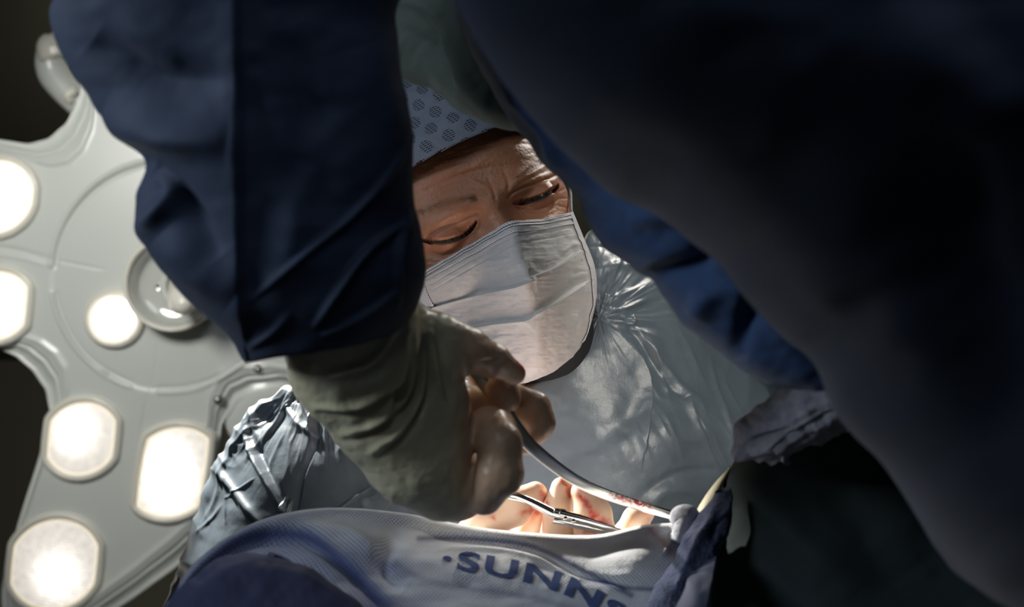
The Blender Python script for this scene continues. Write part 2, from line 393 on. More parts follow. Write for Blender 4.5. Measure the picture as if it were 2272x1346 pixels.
def mesh_l(name, v, f, mat, parent=None, **kw):
    loc = np.array(parent['_loc']) if parent is not None else None
    w_ = toworld(v)
    if parent is None: loc = np.array([w_[:, 0].mean(), w_[:, 1].mean(), w_[:, 2].min()])
    me = bpy.data.meshes.new(name); me.from_pydata((w_-loc).tolist(), [], [list(a)[::-1] for a in f]); me.update()
    me.polygons.foreach_set('use_smooth', np.ones(len(me.polygons), bool)); me.materials.append(mat)
    for k, c in kw.get('colors', {}).items():
        at = me.attributes.new(k, 'FLOAT', 'POINT'); at.data.foreach_set('value', c)
    o = bpy.data.objects.new(name, me); COL.objects.link(o)
    if parent is None: o.location = loc
    else: o.parent = parent
    o['_loc'] = loc.tolist(); return o
v, f = tube(cs([(185, 235, 2.0), (150, 200, 2.0), (120, 160, 2.0), (122, 118, 2.0), (160, 95, 2.02), (260, 60, 2.06), (420, -60, 2.15), (600, -900, 2.25)]), [.026, .028, .029, .0295, .029, .028, .028, .028])
arm = mesh_l('suspension_arm', v, f, M['white'], lamp)
v, f = tube(cs([(132, 130, 1.985), (124, 108, 1.985), (132, 88, 1.985)]), [.031, .032, .024]); mesh_l('end_cap', v, f, M['trimwhite'], arm)
v, f = tube(cs([(168, 200, 1.97), (152, 212, 1.97), (160, 225, 1.975)]), [.008, .010, .008]); mesh_l('end_fitting', v, f, M['trimwhite'], arm)
v, f = tube(cs([(380, 602, 1.99), (390, 600, 2.15), (700, 300, 2.3), (760, -900, 2.3)]), [.05, .04, .035, .035]); mesh_l('ceiling_arm', v, f, M['white'], lamp)

# ------------------------------------------------------------------ person A: the masked surgeon
A = empty('person', PV((1150, 1500, .95)), 'person in pale grey-blue gown, perforated cap and white mask, looking down at the wound', 'person')
roll = math.radians(26); yaw = math.radians(13); pit = math.radians(-4)
Xh = np.array([math.cos(roll), math.sin(roll), 0]); Yh = np.array([-math.sin(roll), math.cos(roll), 0]); Zh = np.array([0, 0, -1.0])
X2 = Xh*math.cos(yaw)-Zh*math.sin(yaw); Z2 = Zh*math.cos(yaw)+Xh*math.sin(yaw)
Y3 = Yh*math.cos(pit)+Z2*math.sin(pit); Z3 = Z2*math.cos(pit)-Yh*math.sin(pit)
HO = cs(np.array([1100, 478, .770]))
def H(l): l = np.asarray(l, float)*.001; return HO+l[..., 0:1]*X2+l[..., 1:2]*Y3+l[..., 2:3]*Z3
def Hinv(c): r = (c-HO)*1000; return np.stack([r@X2, r@Y3, r@Z3], -1)
nl, nt = 760, 760
tt = np.linspace(-1, 1, nl, endpoint=False); lon = np.pi*np.sign(tt)*np.abs(tt)**1.5; lat = np.linspace(-1, 1, nt)*np.pi/2*.995
LO, LA = np.meshgrid(lon, lat)
e_ = 2/2.25; sg = lambda a: np.sign(a)*np.abs(a)**e_
yy = 4+120*sg(np.sin(LA)); yy = np.where(yy < 0, yy*.86, yy); tap = 1-.28*sstep(-10, -120, yy)-.04*sstep(20, 90, yy)-.09*sstep(8, -25, yy)*sstep(0, .8, np.sin(LO))
x = 75*sg(np.cos(LA))*sg(np.sin(LO))*tap; z = -90+94*sg(np.cos(LA))*sg(np.cos(LO))*(1-.05*sstep(-10, -110, yy))
l = np.stack([x, yy, z], -1).reshape(-1, 3); front = (sstep(-70, -35, l[:, 2]))
lx, ly = l[:, 0], l[:, 1]; ax_ = np.abs(lx)
G = lambda x0, y0, sx_, sy_: np.exp(-((ax_-x0)/sx_)**2-((ly-y0)/sy_)**2)
h = 4.6*G(27, 14, 19, 7)+2.2*np.exp(-(lx/10)**2-((ly-9)/9)**2)
h += -8.5*G(31, -3, 17, 10)-3.5*G(15, -4, 6, 8)
h += -1.5*np.exp(-(lx/30)**2-((ly-28)/8)**2)+1.6*G(26, 45, 22, 16)
ridge_h = np.interp(ly, [-62, -52, -46, -30, -12, 2, 10, 20], [2, 12, 18, 14, 7.5, 3.2, 1.5, 0])
h += ridge_h*np.exp(-(np.abs(lx)/np.interp(ly, [-50, -20, 0], [13, 9.5, 7.5]))**2.2)
h += 3.0*G(36, -30, 18, 14)
v = H(l); q = pix(v); hz = h*front
v = v+Z3*(hz*.001)[:, None]; q = pix(v)
# eyelids over the eyeballs
EYES = []
for (cx, cy), up_, lo_, crease in (((1001, 522), [(930, 530), (944, 531), (974, 534), (997, 531), (1020, 522), (1041, 507), (1058, 489)], [(930, 532), (946, 536), (972, 543), (998, 541), (1024, 531), (1047, 511), (1060, 490)], [(930, 541), (944, 529), (979, 508), (1032, 483), (1060, 474)]),
                                    ((1191, 436), [(1138, 449), (1160, 443), (1182, 439), (1203, 432), (1222, 420), (1240, 408)], [(1138, 450), (1160, 452), (1187, 450), (1210, 442), (1229, 427), (1243, 410)], [(1128, 440), (1140, 426), (1170, 413), (1200, 404), (1240, 385)])):
    near = np.hypot(q[:, 0]-cx, q[:, 1]-cy) < 130; idx = np.nonzero(near & (front > .2))[0]
    qq = q[idx]; base = Hinv(v[idx])
    k = np.argmin(np.hypot(qq[:, 0]-cx, qq[:, 1]-cy)); ec = base[k].copy(); ec[2] -= 7.5   # eyeball centre
    dx, dy = base[:, 0]-ec[0], base[:, 1]-ec[1]; r2 = dx*dx*.80+dy*dy
    sph = lambda r: ec[2]+np.sqrt(np.maximum(r*r-r2, 0))-np.where(r2 > r*r, 60, 0)
    U = crom(up_, np.linspace(0, 1, 60)); Lw = crom(lo_, np.linspace(0, 1, 60))
    yu = np.interp(qq[:, 0], U[:, 0], U[:, 1]); yl = np.interp(qq[:, 0], Lw[:, 0], Lw[:, 1])
    inx = sstep(U[0, 0]-2, U[0, 0]+8, qq[:, 0])*sstep(U[-1, 0]+2, U[-1, 0]-8, qq[:, 0])
    z0 = base[:, 2]
    def smax(a, b, k): hh = np.clip(.5+.5*(a-b)/k, 0, 1); return b+(a-b)*hh+k*hh*(1-hh)
    lid = smax(z0, sph(14.4), 3.0); low = smax(z0, sph(13.0), 4.0)
    upper = sstep(3, -1, qq[:, 1]-yu); below = sstep(-1, 3, qq[:, 1]-yl)
    slit = (1-upper)*(1-below)*inx
    zz = z0*0
    side = qq[:, 1] < (yu+yl)/2
    zz = np.where(side, lid, low); zz = zz*(1-slit)+np.minimum(sph(11.6), zz)*slit
    dcr, t_, _ = dist_poly(qq, crom(crease, np.linspace(0, 1, 40)))
    zz += -1.3*np.exp(-(dcr/3.0)**2)+.4*np.exp(-((dcr-8)/6)**2)*(t_ > .05)
    dl, _, _ = dist_poly(qq, U[6:-3]); zz += .7*np.exp(-(dl/3.0)**2)*side
    dl, _, _ = dist_poly(qq, Lw[6:-3]); zz += .7*np.exp(-(dl/2.5)**2)*(~side)
    fade = sstep(125, 90, np.hypot(qq[:, 0]-cx, qq[:, 1]-cy))
    v[idx] += Z3*((zz-z0)*fade*.001)[:, None]
    EYES.append((ec, U, Lw))
q = pix(v)
wr = folds(q, [([(930, 430), (1000, 395), (1080, 372), (1150, 365)], 5, -.9), ([(920, 400), (980, 372), (1060, 352)], 4, -.6), ([(1000, 350), (1080, 325), (1160, 318), (1215, 330)], 4, -.7), ([(960, 415), (1040, 385), (1130, 380)], 4, -.4),
    ([(1082, 395), (1096, 425), (1100, 450)], 5, -.9), ([(1118, 380), (1128, 405), (1126, 430)], 5, -1.0), ([(1040, 398), (1075, 412)], 6, .8),
    ([(1148, 462), (1180, 468), (1215, 458), (1240, 440)], 3.0, -.9), ([(1150, 472), (1190, 482), (1240, 470)], 4, -.8), ([(1155, 480), (1195, 496), (1250, 484)], 3, -.6),
    ([(945, 560), (990, 566), (1035, 548), (1060, 520)], 4, -1.0), ([(945, 580), (980, 580), (1010, 568)], 3, -.5), ([(1058, 470), (1068, 490), (1064, 512)], 3.5, -1.0),
    ([(1128, 436), (1136, 450), (1150, 466), (1170, 482)], 4, -1.1), ([(1240, 425), (1262, 415)], 2.5, -.8), ([(1240, 440), (1266, 440)], 2.5, -.8), ([(1236, 455), (1262, 462)], 2.5, -.7),
    ([(935, 520), (985, 498), (1030, 477), (1050, 455)], 3, -.5), ([(945, 505), (990, 485), (1040, 462)], 4, .5), ([(1138, 418), (1175, 396), (1215, 378)], 3.5, -.7), ([(1140, 405), (1190, 378), (1225, 362)], 4, .7)])
ln = Hinv(v)
wr = wr*.9 + .22*fbm(ln/np.array([9, 3.2, 9]), 5, 3)+.12*fbm(ln/1.6, 9, 2)
v = v+Z3*(wr*front*.001)[:, None]
fh = grid_faces(nt, nl, True); nh = vnormals(v, fh)
if nh[:, 2].mean() and np.mean(np.sum(nh*(v-H(np.array([0, 0, -90]))), 1)) < 0: fh = fh[:, ::-1]
q = pix(v)
red = np.zeros(len(v))
for ec, U, Lw in EYES:
    d_, _, _ = dist_poly(q, Lw); red += .3*np.exp(-(d_/16)**2)
    d_, _, _ = dist_poly(q, U); red += .15*np.exp(-(d_/12)**2)
ln = Hinv(v); red += .3*np.exp(-(ln[:, 0]/16)**2-((ln[:, 1]+30)/22)**2)+.25*fbm(ln/14, 3, 3)
dark = np.zeros(len(v))
for ec, U, Lw in EYES:
    yu = np.interp(q[:, 0], U[:, 0], U[:, 1]); yl = np.interp(q[:, 0], Lw[:, 0], Lw[:, 1])
    dark += sstep(-1, 1, q[:, 1]-yu)*sstep(1, -1, q[:, 1]-yl)*(q[:, 0] > U[0, 0])*(q[:, 0] < U[-1, 0])
# neck grows out of the head
nv_, nu_ = 60, 80
nk, nf, _ = loft([(990, 640, 1190, 590, .88, .12), (1010, 760, 1240, 680, .89, .12), (1040, 860, 1300, 760, .90, .12), (1050, 960, 1400, 860, .93, .14), (1000, 1050, 1450, 980, .95, .14)], nv_, nu_)
vb = np.concatenate([v, nk]); fb_ = np.concatenate([fh, nf+len(v)])
sk = N('weathered_skin'); ob = sk.obj()
c1 = sk.mix(sk.noise(ob, 35, 4), rgb(.47, .215, .12), rgb(.38, .16, .085)); c1 = sk.mix(sk.attr('red'), c1, rgb(.46, .16, .095))
c1 = sk.mix(sk.attr('dark'), c1, rgb(.10, .045, .03))
fr_n = sk.noise(ob, 900, 3); vor = sk.n('ShaderNodeTexVoronoi', i={'Vector': ob, 'Scale': 1300.0}).outputs[0]
sk.set(Base_Color=c1, Roughness=sk.math('ADD', .42, sk.math('MULTIPLY', fr_n, .15)), Subsurface_Weight=.18, Subsurface_Scale=.004); sk.b.inputs['Subsurface Radius'].default_value = (1, .35, .2)
sk.b.inputs['Specular IOR Level'].default_value = .5
sk.bump(sk.math('ADD', sk.math('MULTIPLY', fr_n, .5), sk.math('MULTIPLY', vor, .35)), .35, .0004)
M['skin'] = sk.m
mesh('body', vb, fb_, M['skin'], A, colors={'red': np.clip(np.r_[red, np.zeros(len(nk))], 0, 1), 'dark': np.clip(np.r_[dark, np.zeros(len(nk))], 0, 1)})
# eyeballs
qe = N('eyeball'); a_ = qe.attr('iris'); qe.set(Base_Color=qe.mix(a_, rgb(.10, .065, .05), rgb(.02, .03, .026)), Roughness=.25, Coat_Weight=.4); M['eye'] = qe.m
for ec, U, Lw in EYES:
    t1, t2 = np.meshgrid(np.linspace(0, 2*np.pi, 64, endpoint=False), np.linspace(-.499, .499, 40)*np.pi)
    s_ = np.stack([np.cos(t2)*np.sin(t1), np.sin(t2), np.cos(t2)*np.cos(t1)], -1).reshape(-1, 3)
    gaze = np.array([.05, -.15, .98]); gaze /= np.linalg.norm(gaze); ir = sstep(math.cos(.60), math.cos(.52), s_@gaze)
    mesh('eye', H(ec+s_*12.2*np.array([1.08, 1, 1])), grid_faces(40, 64, True)[:, ::-1], M['eye'], A, colors={'iris': ir})
# hairs: tapered three-sided strands
M['brow'] = plain('grey_brown_hair', (.25, .165, .10), .5)
M['lash'] = plain('dark_lash', (.13, .08, .05), .6)
def strands(name, roots, dirs, bend, length, rad, mat, parent):
    V, Fc = [], []
    for r0, d0, b0, L_ in zip(roots, dirs, bend, length):
        n = 5; base = len(V)
        sd = np.cross(d0, [0.1, .2, 1]); sd /= np.linalg.norm(sd)+1e-9; up = np.cross(sd, d0)
        for k in range(n):
            t = k/(n-1); c = r0+d0*L_*t+b0*L_*t*t; rr = rad*(1-t*.85)
            for a in range(3): V.append(c+rr*(math.cos(a*2.094)*sd+math.sin(a*2.094)*up))
        for k in range(n-1):
            for a in range(3): Fc.append([base+k*3+a, base+k*3+(a+1) % 3, base+k*3+3+(a+1) % 3, base+k*3+3+a])
    return mesh(name, np.array(V), np.array(Fc), mat, parent)
fz = v; fq = q
HD = np.full((500, 400), 9.0); mi_ = (fz[:, 2] < .90) & (fq[:, 0] > 700) & (fq[:, 0] < 1499) & (fq[:, 1] > 100) & (fq[:, 1] < 1099)
np.minimum.at(HD, (((fq[mi_, 1]-100)/2).astype(int), ((fq[mi_, 0]-700)/2).astype(int)), fz[mi_, 2])
for _ in range(3): HD = np.where(HD > 8, np.minimum.reduce([HD, np.roll(HD, 1, 0), np.roll(HD, -1, 0), np.roll(HD, 1, 1), np.roll(HD, -1, 1)]), HD)
def surf(px_, py_):  # head surface point seen near px,py
    m = np.nonzero((np.abs(fq[:, 0]-px_) < 6) & (np.abs(fq[:, 1]-py_) < 6) & (fz[:, 2] < .86))[0]
    if len(m) == 0: return cs(np.array([px_, py_, .775]))
    return fz[m[np.argmin(np.hypot(fq[m, 0]-px_, fq[m, 1]-py_))]]
for line, wd, n in (([(925, 474), (960, 458), (1000, 445), (1045, 437), (1062, 440)], 8, 260), ([(1142, 398), (1165, 378), (1190, 362), (1222, 350), (1240, 352)], 7, 170)):
    C_ = crom(line, np.linspace(0, 1, 60)); ro, di, be, le = [], [], [], []
    outward = -1 if line[0][0] < 1000 else 1
    for k in range(n):
        t = random.random(); c = C_[int(t*59)]; o_ = random.gauss(0, wd*.5)
        p = surf(c[0], c[1]+o_)
        ro.append(p+Z3*0.0001); d = X2*outward*random.uniform(.7, 1.1)+Y3*random.uniform(-.1, .35)+Z3*random.uniform(.12, .3); di.append(d/np.linalg.norm(d)); be.append(-Y3*random.uniform(0, .3)); le.append(random.uniform(.003, .007))
    strands('eyebrow', ro, di, be, le, .00007, M['brow'], A)
for ec, U, Lw in EYES:
    ro, di, be, le = [], [], [], []
    for k in range(50):
        t = random.uniform(.06, .94); c = U[int(t*59)]; p = surf(c[0], c[1]-1)
        ro.append(p); d = -Y3*random.uniform(.7, 1.1)+Z3*random.uniform(.1, .5)+X2*(t-.5)*.8; di.append(d/np.linalg.norm(d)); be.append(Z3*.35); le.append(random.uniform(.0035, .0065))
    strands('eyelashes', ro, di, be, le, .00009, M['lash'], A)

# cap with clusters of perforations
qc = N('perforated_blue_cap'); sep = qc.n('ShaderNodeSeparateXYZ', i={0: qc.uv()}); u, vv = sep.outputs[0], sep.outputs[1]
def hexdist(Q, u, v, sx_, sy_, ex=1, ey=1):
    """distance to the nearest node of a staggered lattice"""
    row = Q.math('ROUND', Q.math('DIVIDE', v, sy_)); odd = Q.math('MULTIPLY', Q.math('MODULO', Q.math('ABSOLUTE', row), 2), .5)
    uu = Q.math('SUBTRACT', Q.math('DIVIDE', u, sx_), odd); du = Q.math('MULTIPLY', Q.math('SUBTRACT', uu, Q.math('ROUND', uu)), sx_*ex)
    dv = Q.math('MULTIPLY', Q.math('SUBTRACT', v, Q.math('MULTIPLY', row, sy_)), ey)
    return Q.math('SQRT', Q.math('ADD', Q.math('MULTIPLY', du, du), Q.math('MULTIPLY', dv, dv)))
big = hexdist(qc, u, vv, 17.0, 10.5); small = hexdist(qc, qc.math('SUBTRACT', u, qc.math('MULTIPLY', vv, .45)), vv, 2.7, 1.6, .50, 1.25)
hole = qc.math('MULTIPLY', qc.math('LESS_THAN', big, 4.6), qc.math('LESS_THAN', small, .58))
nz = qc.noise(qc.obj(), 160, 4)
base = qc.mix(nz, rgb(.18, .22, .29), rgb(.135, .165, .225))
qc.set(Base_Color=qc.mix(hole, base, rgb(.012, .015, .03)), Roughness=.62)
qc.bump(qc.math('SUBTRACT', nz, qc.math('MULTIPLY', hole, .8)), .5, .0012)
M['cap'] = qc.m
t1, t2 = np.meshgrid(np.linspace(-np.pi, np.pi, 300, endpoint=False), np.linspace(0, 1, 200))
# rows run from the lower hem up to the crown
hem = 54-4*np.cos(t1)**2-12*(np.abs(np.sin(t1))**2)-30*(np.cos(t1) < 0)*np.cos(t1)**2
top = 150; yl_ = hem+(top-hem)*np.sin(t2*np.pi/2)
rr = np.sqrt(np.clip(1-((yl_-52)/(top-50))**2.6*(yl_ > 52), 0, 1))
sx_, sz_ = 80*rr, 100*rr
puff = 1+.03*np.sin(np.clip(t2*6, 0, 1)*np.pi)
xl = sx_*np.sin(t1)*puff; zl = -86+sz_*np.cos(t1)*puff
lc = np.stack([xl, yl_, zl], -1).reshape(-1, 3)
wk = .9*fbm(lc/np.array([22, 9, 22]), 21, 3)*sstep(0, .12, t2.ravel())+.5*ridge(np.stack([lc[:, 0]/9+lc[:, 1]/14, lc[:, 1]/26, lc[:, 2]/20], -1), 4)
nn = lc-np.array([0, 50, -86]); nn /= np.linalg.norm(nn, axis=1, keepdims=True); lc = lc+nn*(wk+2.0*np.exp(-(t2.ravel()/.05)**2))[:, None]
uvc = np.stack([(t1*86).ravel(), ((yl_-50)*1.1).ravel()], -1)
capo = mesh('surgical_cap', H(lc), grid_faces(200, 300, True)[:, ::-1], M['cap'], A, uv=uvc, thick=.0006)

# face mask
qk = N('white_pleated_mask'); nzm = qk.noise(qk.obj(), 220, 4); fine = qk.noise(qk.obj(), 2500, 2)
qk.set(Base_Color=qk.mix(nzm, rgb(.57, .55, .55), rgb(.49, .48, .49)), Roughness=.75, Subsurface_Weight=.1, Subsurface_Scale=.003, Sheen_Weight=.1)
qk.bump(qk.math('ADD', nzm, qk.math('MULTIPLY', fine, .4)), .3, .0007); M['mask'] = qk.m
qb = N('stitched_mask_binding'); sep = qb.n('ShaderNodeSeparateXYZ', i={0: qb.uv()}); u, vv = sep.outputs[0], sep.outputs[1]
d = hexdist(qb, u, vv, 2.0, 1.6, .75, 1.1); dot = qb.math('LESS_THAN', d, .42)
qb.set(Base_Color=qb.mix(dot, rgb(.68, .67, .70), rgb(.25, .25, .29)), Roughness=.7); qb.bump(qb.math('SUBTRACT', 1, dot), .5, .0006); M['binding'] = qb.m
mk = [[(880, 620, .850), (915, 617, .815), (952, 596, .792), (1042, 545, .772), (1092, 515, .757), (1128, 494, .7475), (1160, 490, .7505), (1200, 487, .766), (1240, 478, .781), (1268, 470, .803)],
      [(892, 650, .850), (922, 648, .815), (966, 632, .790), (1050, 590, .767), (1102, 562, .748), (1140, 546, .735), (1178, 540, .742), (1218, 535, .757), (1256, 528, .775), (1290, 524, .803)],
      [(905, 690, .850), (935, 688, .813), (985, 683, .787), (1070, 650, .760), (1122, 628, .738), (1165, 612, .7245), (1200, 605, .733), (1240, 600, .750), (1278, 596, .772), (1316, 592, .805)],
      [(925, 735, .850), (955, 735, .813), (1010, 738, .785), (1088, 715, .758), (1140, 700, .740), (1182, 686, .7305), (1215, 676, .737), (1250, 668, .752), (1284, 662, .775), (1320, 655, .808)],
      [(960, 790, .855), (990, 792, .815), (1040, 795, .785), (1105, 785, .760), (1152, 774, .747), (1192, 762, .740), (1222, 752, .745), (1252, 742, .757), (1282, 730, .778), (1308, 715, .810)],
      [(1010, 830, .860), (1040, 835, .820), (1080, 840, .790), (1125, 838, .768), (1160, 832, .757), (1195, 820, .752), (1220, 812, .757), (1245, 800, .768), (1268, 785, .787), (1290, 765, .815)],
      [(1040, 838, .875), (1068, 848, .840), (1100, 854, .812), (1135, 854, .790), (1168, 849, .778), (1200, 838, .772), (1222, 828, .777), (1242, 815, .787), (1260, 800, .805), (1280, 780, .830)]]
pleats = [[(920, 694), (965, 679), (1020, 664), (1080, 648), (1140, 636), (1178, 622)], [(1178, 612), (1230, 592), (1286, 555)], [(1030, 728), (1100, 716), (1168, 706), (1192, 690), (1245, 660), (1302, 622)], [(1000, 780), (1080, 772), (1160, 755)]]
def maskdisp(q, v, U, V, n):
    r = np.zeros(len(q))
    for pl, am, wd in ((pleats[0], 2.6, 28), (pleats[1], 2.8, 26), (pleats[2], 2.4, 26)):
        P_ = crom(pl, np.linspace(0, 1, 40)); d_, t_, s_ = dist_poly(q, P_)
        up = q[:, 1] < np.interp(q[:, 0], P_[:, 0], P_[:, 1])
        tp = sstep(-.02, .04, t_)*sstep(1.02, .93, t_)
        # above the fold the fabric swells out, then drops to the layer underneath
        r += am*tp*np.where(up, -np.exp(-(d_/wd)**1.5)*.8, np.exp(-(d_/(wd*.8))**1.3)*sstep(0, 2.2, d_)*.9-.8*sstep(2.2, 0, d_))
    r += folds(q, [([(1085, 640), (1130, 632), (1185, 618), (1232, 608)], 6, 1.6), ([(1160, 575), (1190, 600), (1215, 608)], 12, .8), ([(1140, 690), (1170, 712), (1182, 728)], 7, 1.0), ([(1175, 520), (1172, 548), (1160, 560)], 8, -.35), ([(1200, 605), (1185, 580), (1170, 560)], 8, -.35),
        ([(1300, 600), (1308, 680), (1290, 750), (1262, 790)], 4, 1.2), ([(1290, 690), (1280, 740), (1262, 770)], 4, -1.6), ([(1040, 690), (1060, 700), (1070, 712)], 8, 1.0), ([(1050, 560), (1080, 556), (1130, 545)], 7, -.8), ([(1060, 575), (1100, 578), (1130, 570)], 5, .7),
        ([(1250, 560), (1268, 545), (1284, 540)], 5, .8), ([(1065, 760), (1120, 748)], 8, 1.2), ([(1240, 780), (1262, 740), (1280, 700)], 9, .9)])
    # nose strip and stitched top hem
    r += folds(q, [([(950, 612), (1042, 560), (1092, 531), (1128, 510), (1165, 504), (1200, 503), (1266, 488)], 4.5, .9), ([(955, 630), (1045, 578), (1095, 549), (1132, 528), (1170, 521), (1268, 506)], 2.2, -.7), ([(960, 642), (1048, 592), (1100, 563), (1140, 541), (1180, 534), (1270, 519)], 2.2, -.6)])
    r += .45*fbm(np.c_[q/22, np.zeros(len(q))], 31, 3)+.25*fbm(np.c_[q[:, 0]/30+q[:, 1]/60, q[:, 1]/9, np.zeros(len(q))], 33, 2)
    return r*sstep(0, .04, U)*sstep(1, .97, U)
v, f, uv = sheet(mk, 420, 460, maskdisp)
qm_ = pix(v); hd_ = HD[np.clip(((qm_[:, 1]-100)/2).astype(int), 0, 499), np.clip(((qm_[:, 0]-700)/2).astype(int), 0, 399)]
off_ = np.where(hd_ < 8, np.maximum(v[:, 2]-(hd_-.0022), 0), 0).reshape(420, 460); off_ = np.minimum(off_, .05); off_ = np.where(off_ > 0, off_+.0012, 0)
kk = np.hanning(25); kk /= kk.sum(); ob_ = off_
for _ in range(2):
    ob_ = np.apply_along_axis(lambda a: np.convolve(np.pad(a, 12, 'edge'), kk, 'valid'), 0, ob_); ob_ = np.apply_along_axis(lambda a: np.convolve(np.pad(a, 12, 'edge'), kk, 'valid'), 1, ob_)
print('mask push max', off_.max()); v = v*((v[:, 2]-ob_.ravel())/v[:, 2])[:, None]
mask = mesh('face_mask', v, f, M['mask'], A, thick=.0008, off=-1)
MV = v.reshape(420, 460, 3)
def strip_on(V, ij, width_pts, lift, name, mat, parent, ulen):
    pass
def band(name, i0, i1, j0, j1, lift, along_u=True):
    """narrow stitched binding lying on the mask between grid lines"""
    S = MV[i0:i1, j0:j1]; n_ = vnormals(MV.reshape(-1, 3), grid_faces(420, 460)).reshape(420, 460, 3)[i0:i1, j0:j1]
    n_ = np.where(n_[..., 2:3] > 0, -n_, n_); a, b = S.shape[:2]
    dp = np.r_[0, np.cumsum(np.linalg.norm(np.diff(S[:, b//2], axis=0), axis=1))]*1000; du = np.r_[0, np.cumsum(np.linalg.norm(np.diff(S[a//2], axis=0), axis=1))]*1000
    UU, VV = np.meshgrid(du, dp); uv_ = np.stack([UU, VV] if along_u else [VV, UU], -1).reshape(-1, 2)
    return mesh(name, (S+n_*lift).reshape(-1, 3), grid_faces(a, b), M['binding'], mask, uv=uv_+.8, thick=.0005, orient=True)
band('edge_binding', 0, 9, 20, 458, .0009); band('edge_binding', 11, 19, 20, 458, .0007); band('edge_binding', 28, 36, 20, 452, .0007)
band('side_binding', 0, 330, 446, 460, .0010, False); band('side_binding', 60, 330, 62, 84, .0010, False)
v, f = tube(np.concatenate([cs([(1268, 472, .802)]), H([(76, 8, -60), (80, 30, -95)])]), [.0011, .0011, .0011], 10, 30); mesh_l('mask_tie', v, f, M['binding'], mask)

# gown
gw = [ # rows: from the back, over the shoulder silhouette, down the front
 [(300, 1500, 1.20), (400, 1300, 1.20), (480, 1120, 1.18), (560, 1000, 1.16), (650, 930, 1.14), (800, 880, 1.12), (960, 880, 1.10), (1100, 880, 1.08), (1200, 860, 1.06), (1280, 800, 1.04), (1320, 700, 1.04), (1370, 640, 1.05), (1450, 620, 1.08), (1560, 680, 1.12), (1750, 850, 1.16), (2000, 1050, 1.20)],
 [(392, 1290, 1.06), (428, 1160, 1.04), (470, 1045, 1.01), (530, 945, .99), (600, 882, .975), (672, 845, .96), (860, 790, .94), (1020, 830, .915), (1130, 840, .885), (1240, 800, .875), (1300, 690, .90), (1298, 530, .93), (1378, 503, .97), (1490, 560, 1.02), (1680, 720, 1.07), (1950, 950, 1.12)],
 [(402, 1330, 1.01), (440, 1200, .99), (484, 1090, .965), (556, 985, .945), (640, 912, .935), (735, 880, .925), (880, 830, .905), (1020, 848, .882), (1150, 856, .848), (1256, 800, .845), (1312, 712, .868), (1330, 575, .895), (1425, 570, .94), (1530, 630, .99), (1730, 800, 1.03), (1990, 1010, 1.07)],
 [(430, 1380, .96), (480, 1260, .94), (540, 1150, .92), (620, 1050, .905), (720, 980, .90), (820, 930, .893), (930, 900, .880), (1040, 890, .862), (1165, 880, .835), (1270, 835, .832), (1345, 760, .850), (1400, 690, .878), (1490, 690, .915), (1590, 760, .955), (1780, 920, .99), (2010, 1100, 1.03)],
 [(480, 1420, .93), (550, 1330, .91), (630, 1240, .89), (720, 1150, .88), (810, 1080, .875), (890, 1030, .87), (980, 1000, .860), (1070, 990, .845), (1180, 980, .828), (1290, 950, .825), (1380, 910, .835), (1460, 860, .86), (1550, 850, .89), (1650, 900, .925), (1820, 1030, .96), (2020, 1180, 1.0)],
 [(560, 1460, .91), (640, 1390, .885), (720, 1310, .87), (810, 1240, .86), (890, 1180, .855), (960, 1130, .85), (1040, 1110, .842), (1120, 1100, .830), (1210, 1090, .818), (1310, 1060, .813), (1410, 1030, .82), (1500, 1000, .84), (1590, 990, .87), (1690, 1030, .90), (1850, 1130, .94), (2040, 1260, .98)],
 [(640, 1640, .90), (720, 1600, .87), (800, 1560, .86), (880, 1520, .85), (960, 1480, .845), (1020, 1440, .84), (1090, 1430, .832), (1160, 1420, .820), (1240, 1410, .808), (1330, 1390, .803), (1430, 1370, .81), (1520, 1350, .83), (1610, 1340, .86), (1710, 1350, .89), (1860, 1400, .93), (2060, 1480, .97)]]
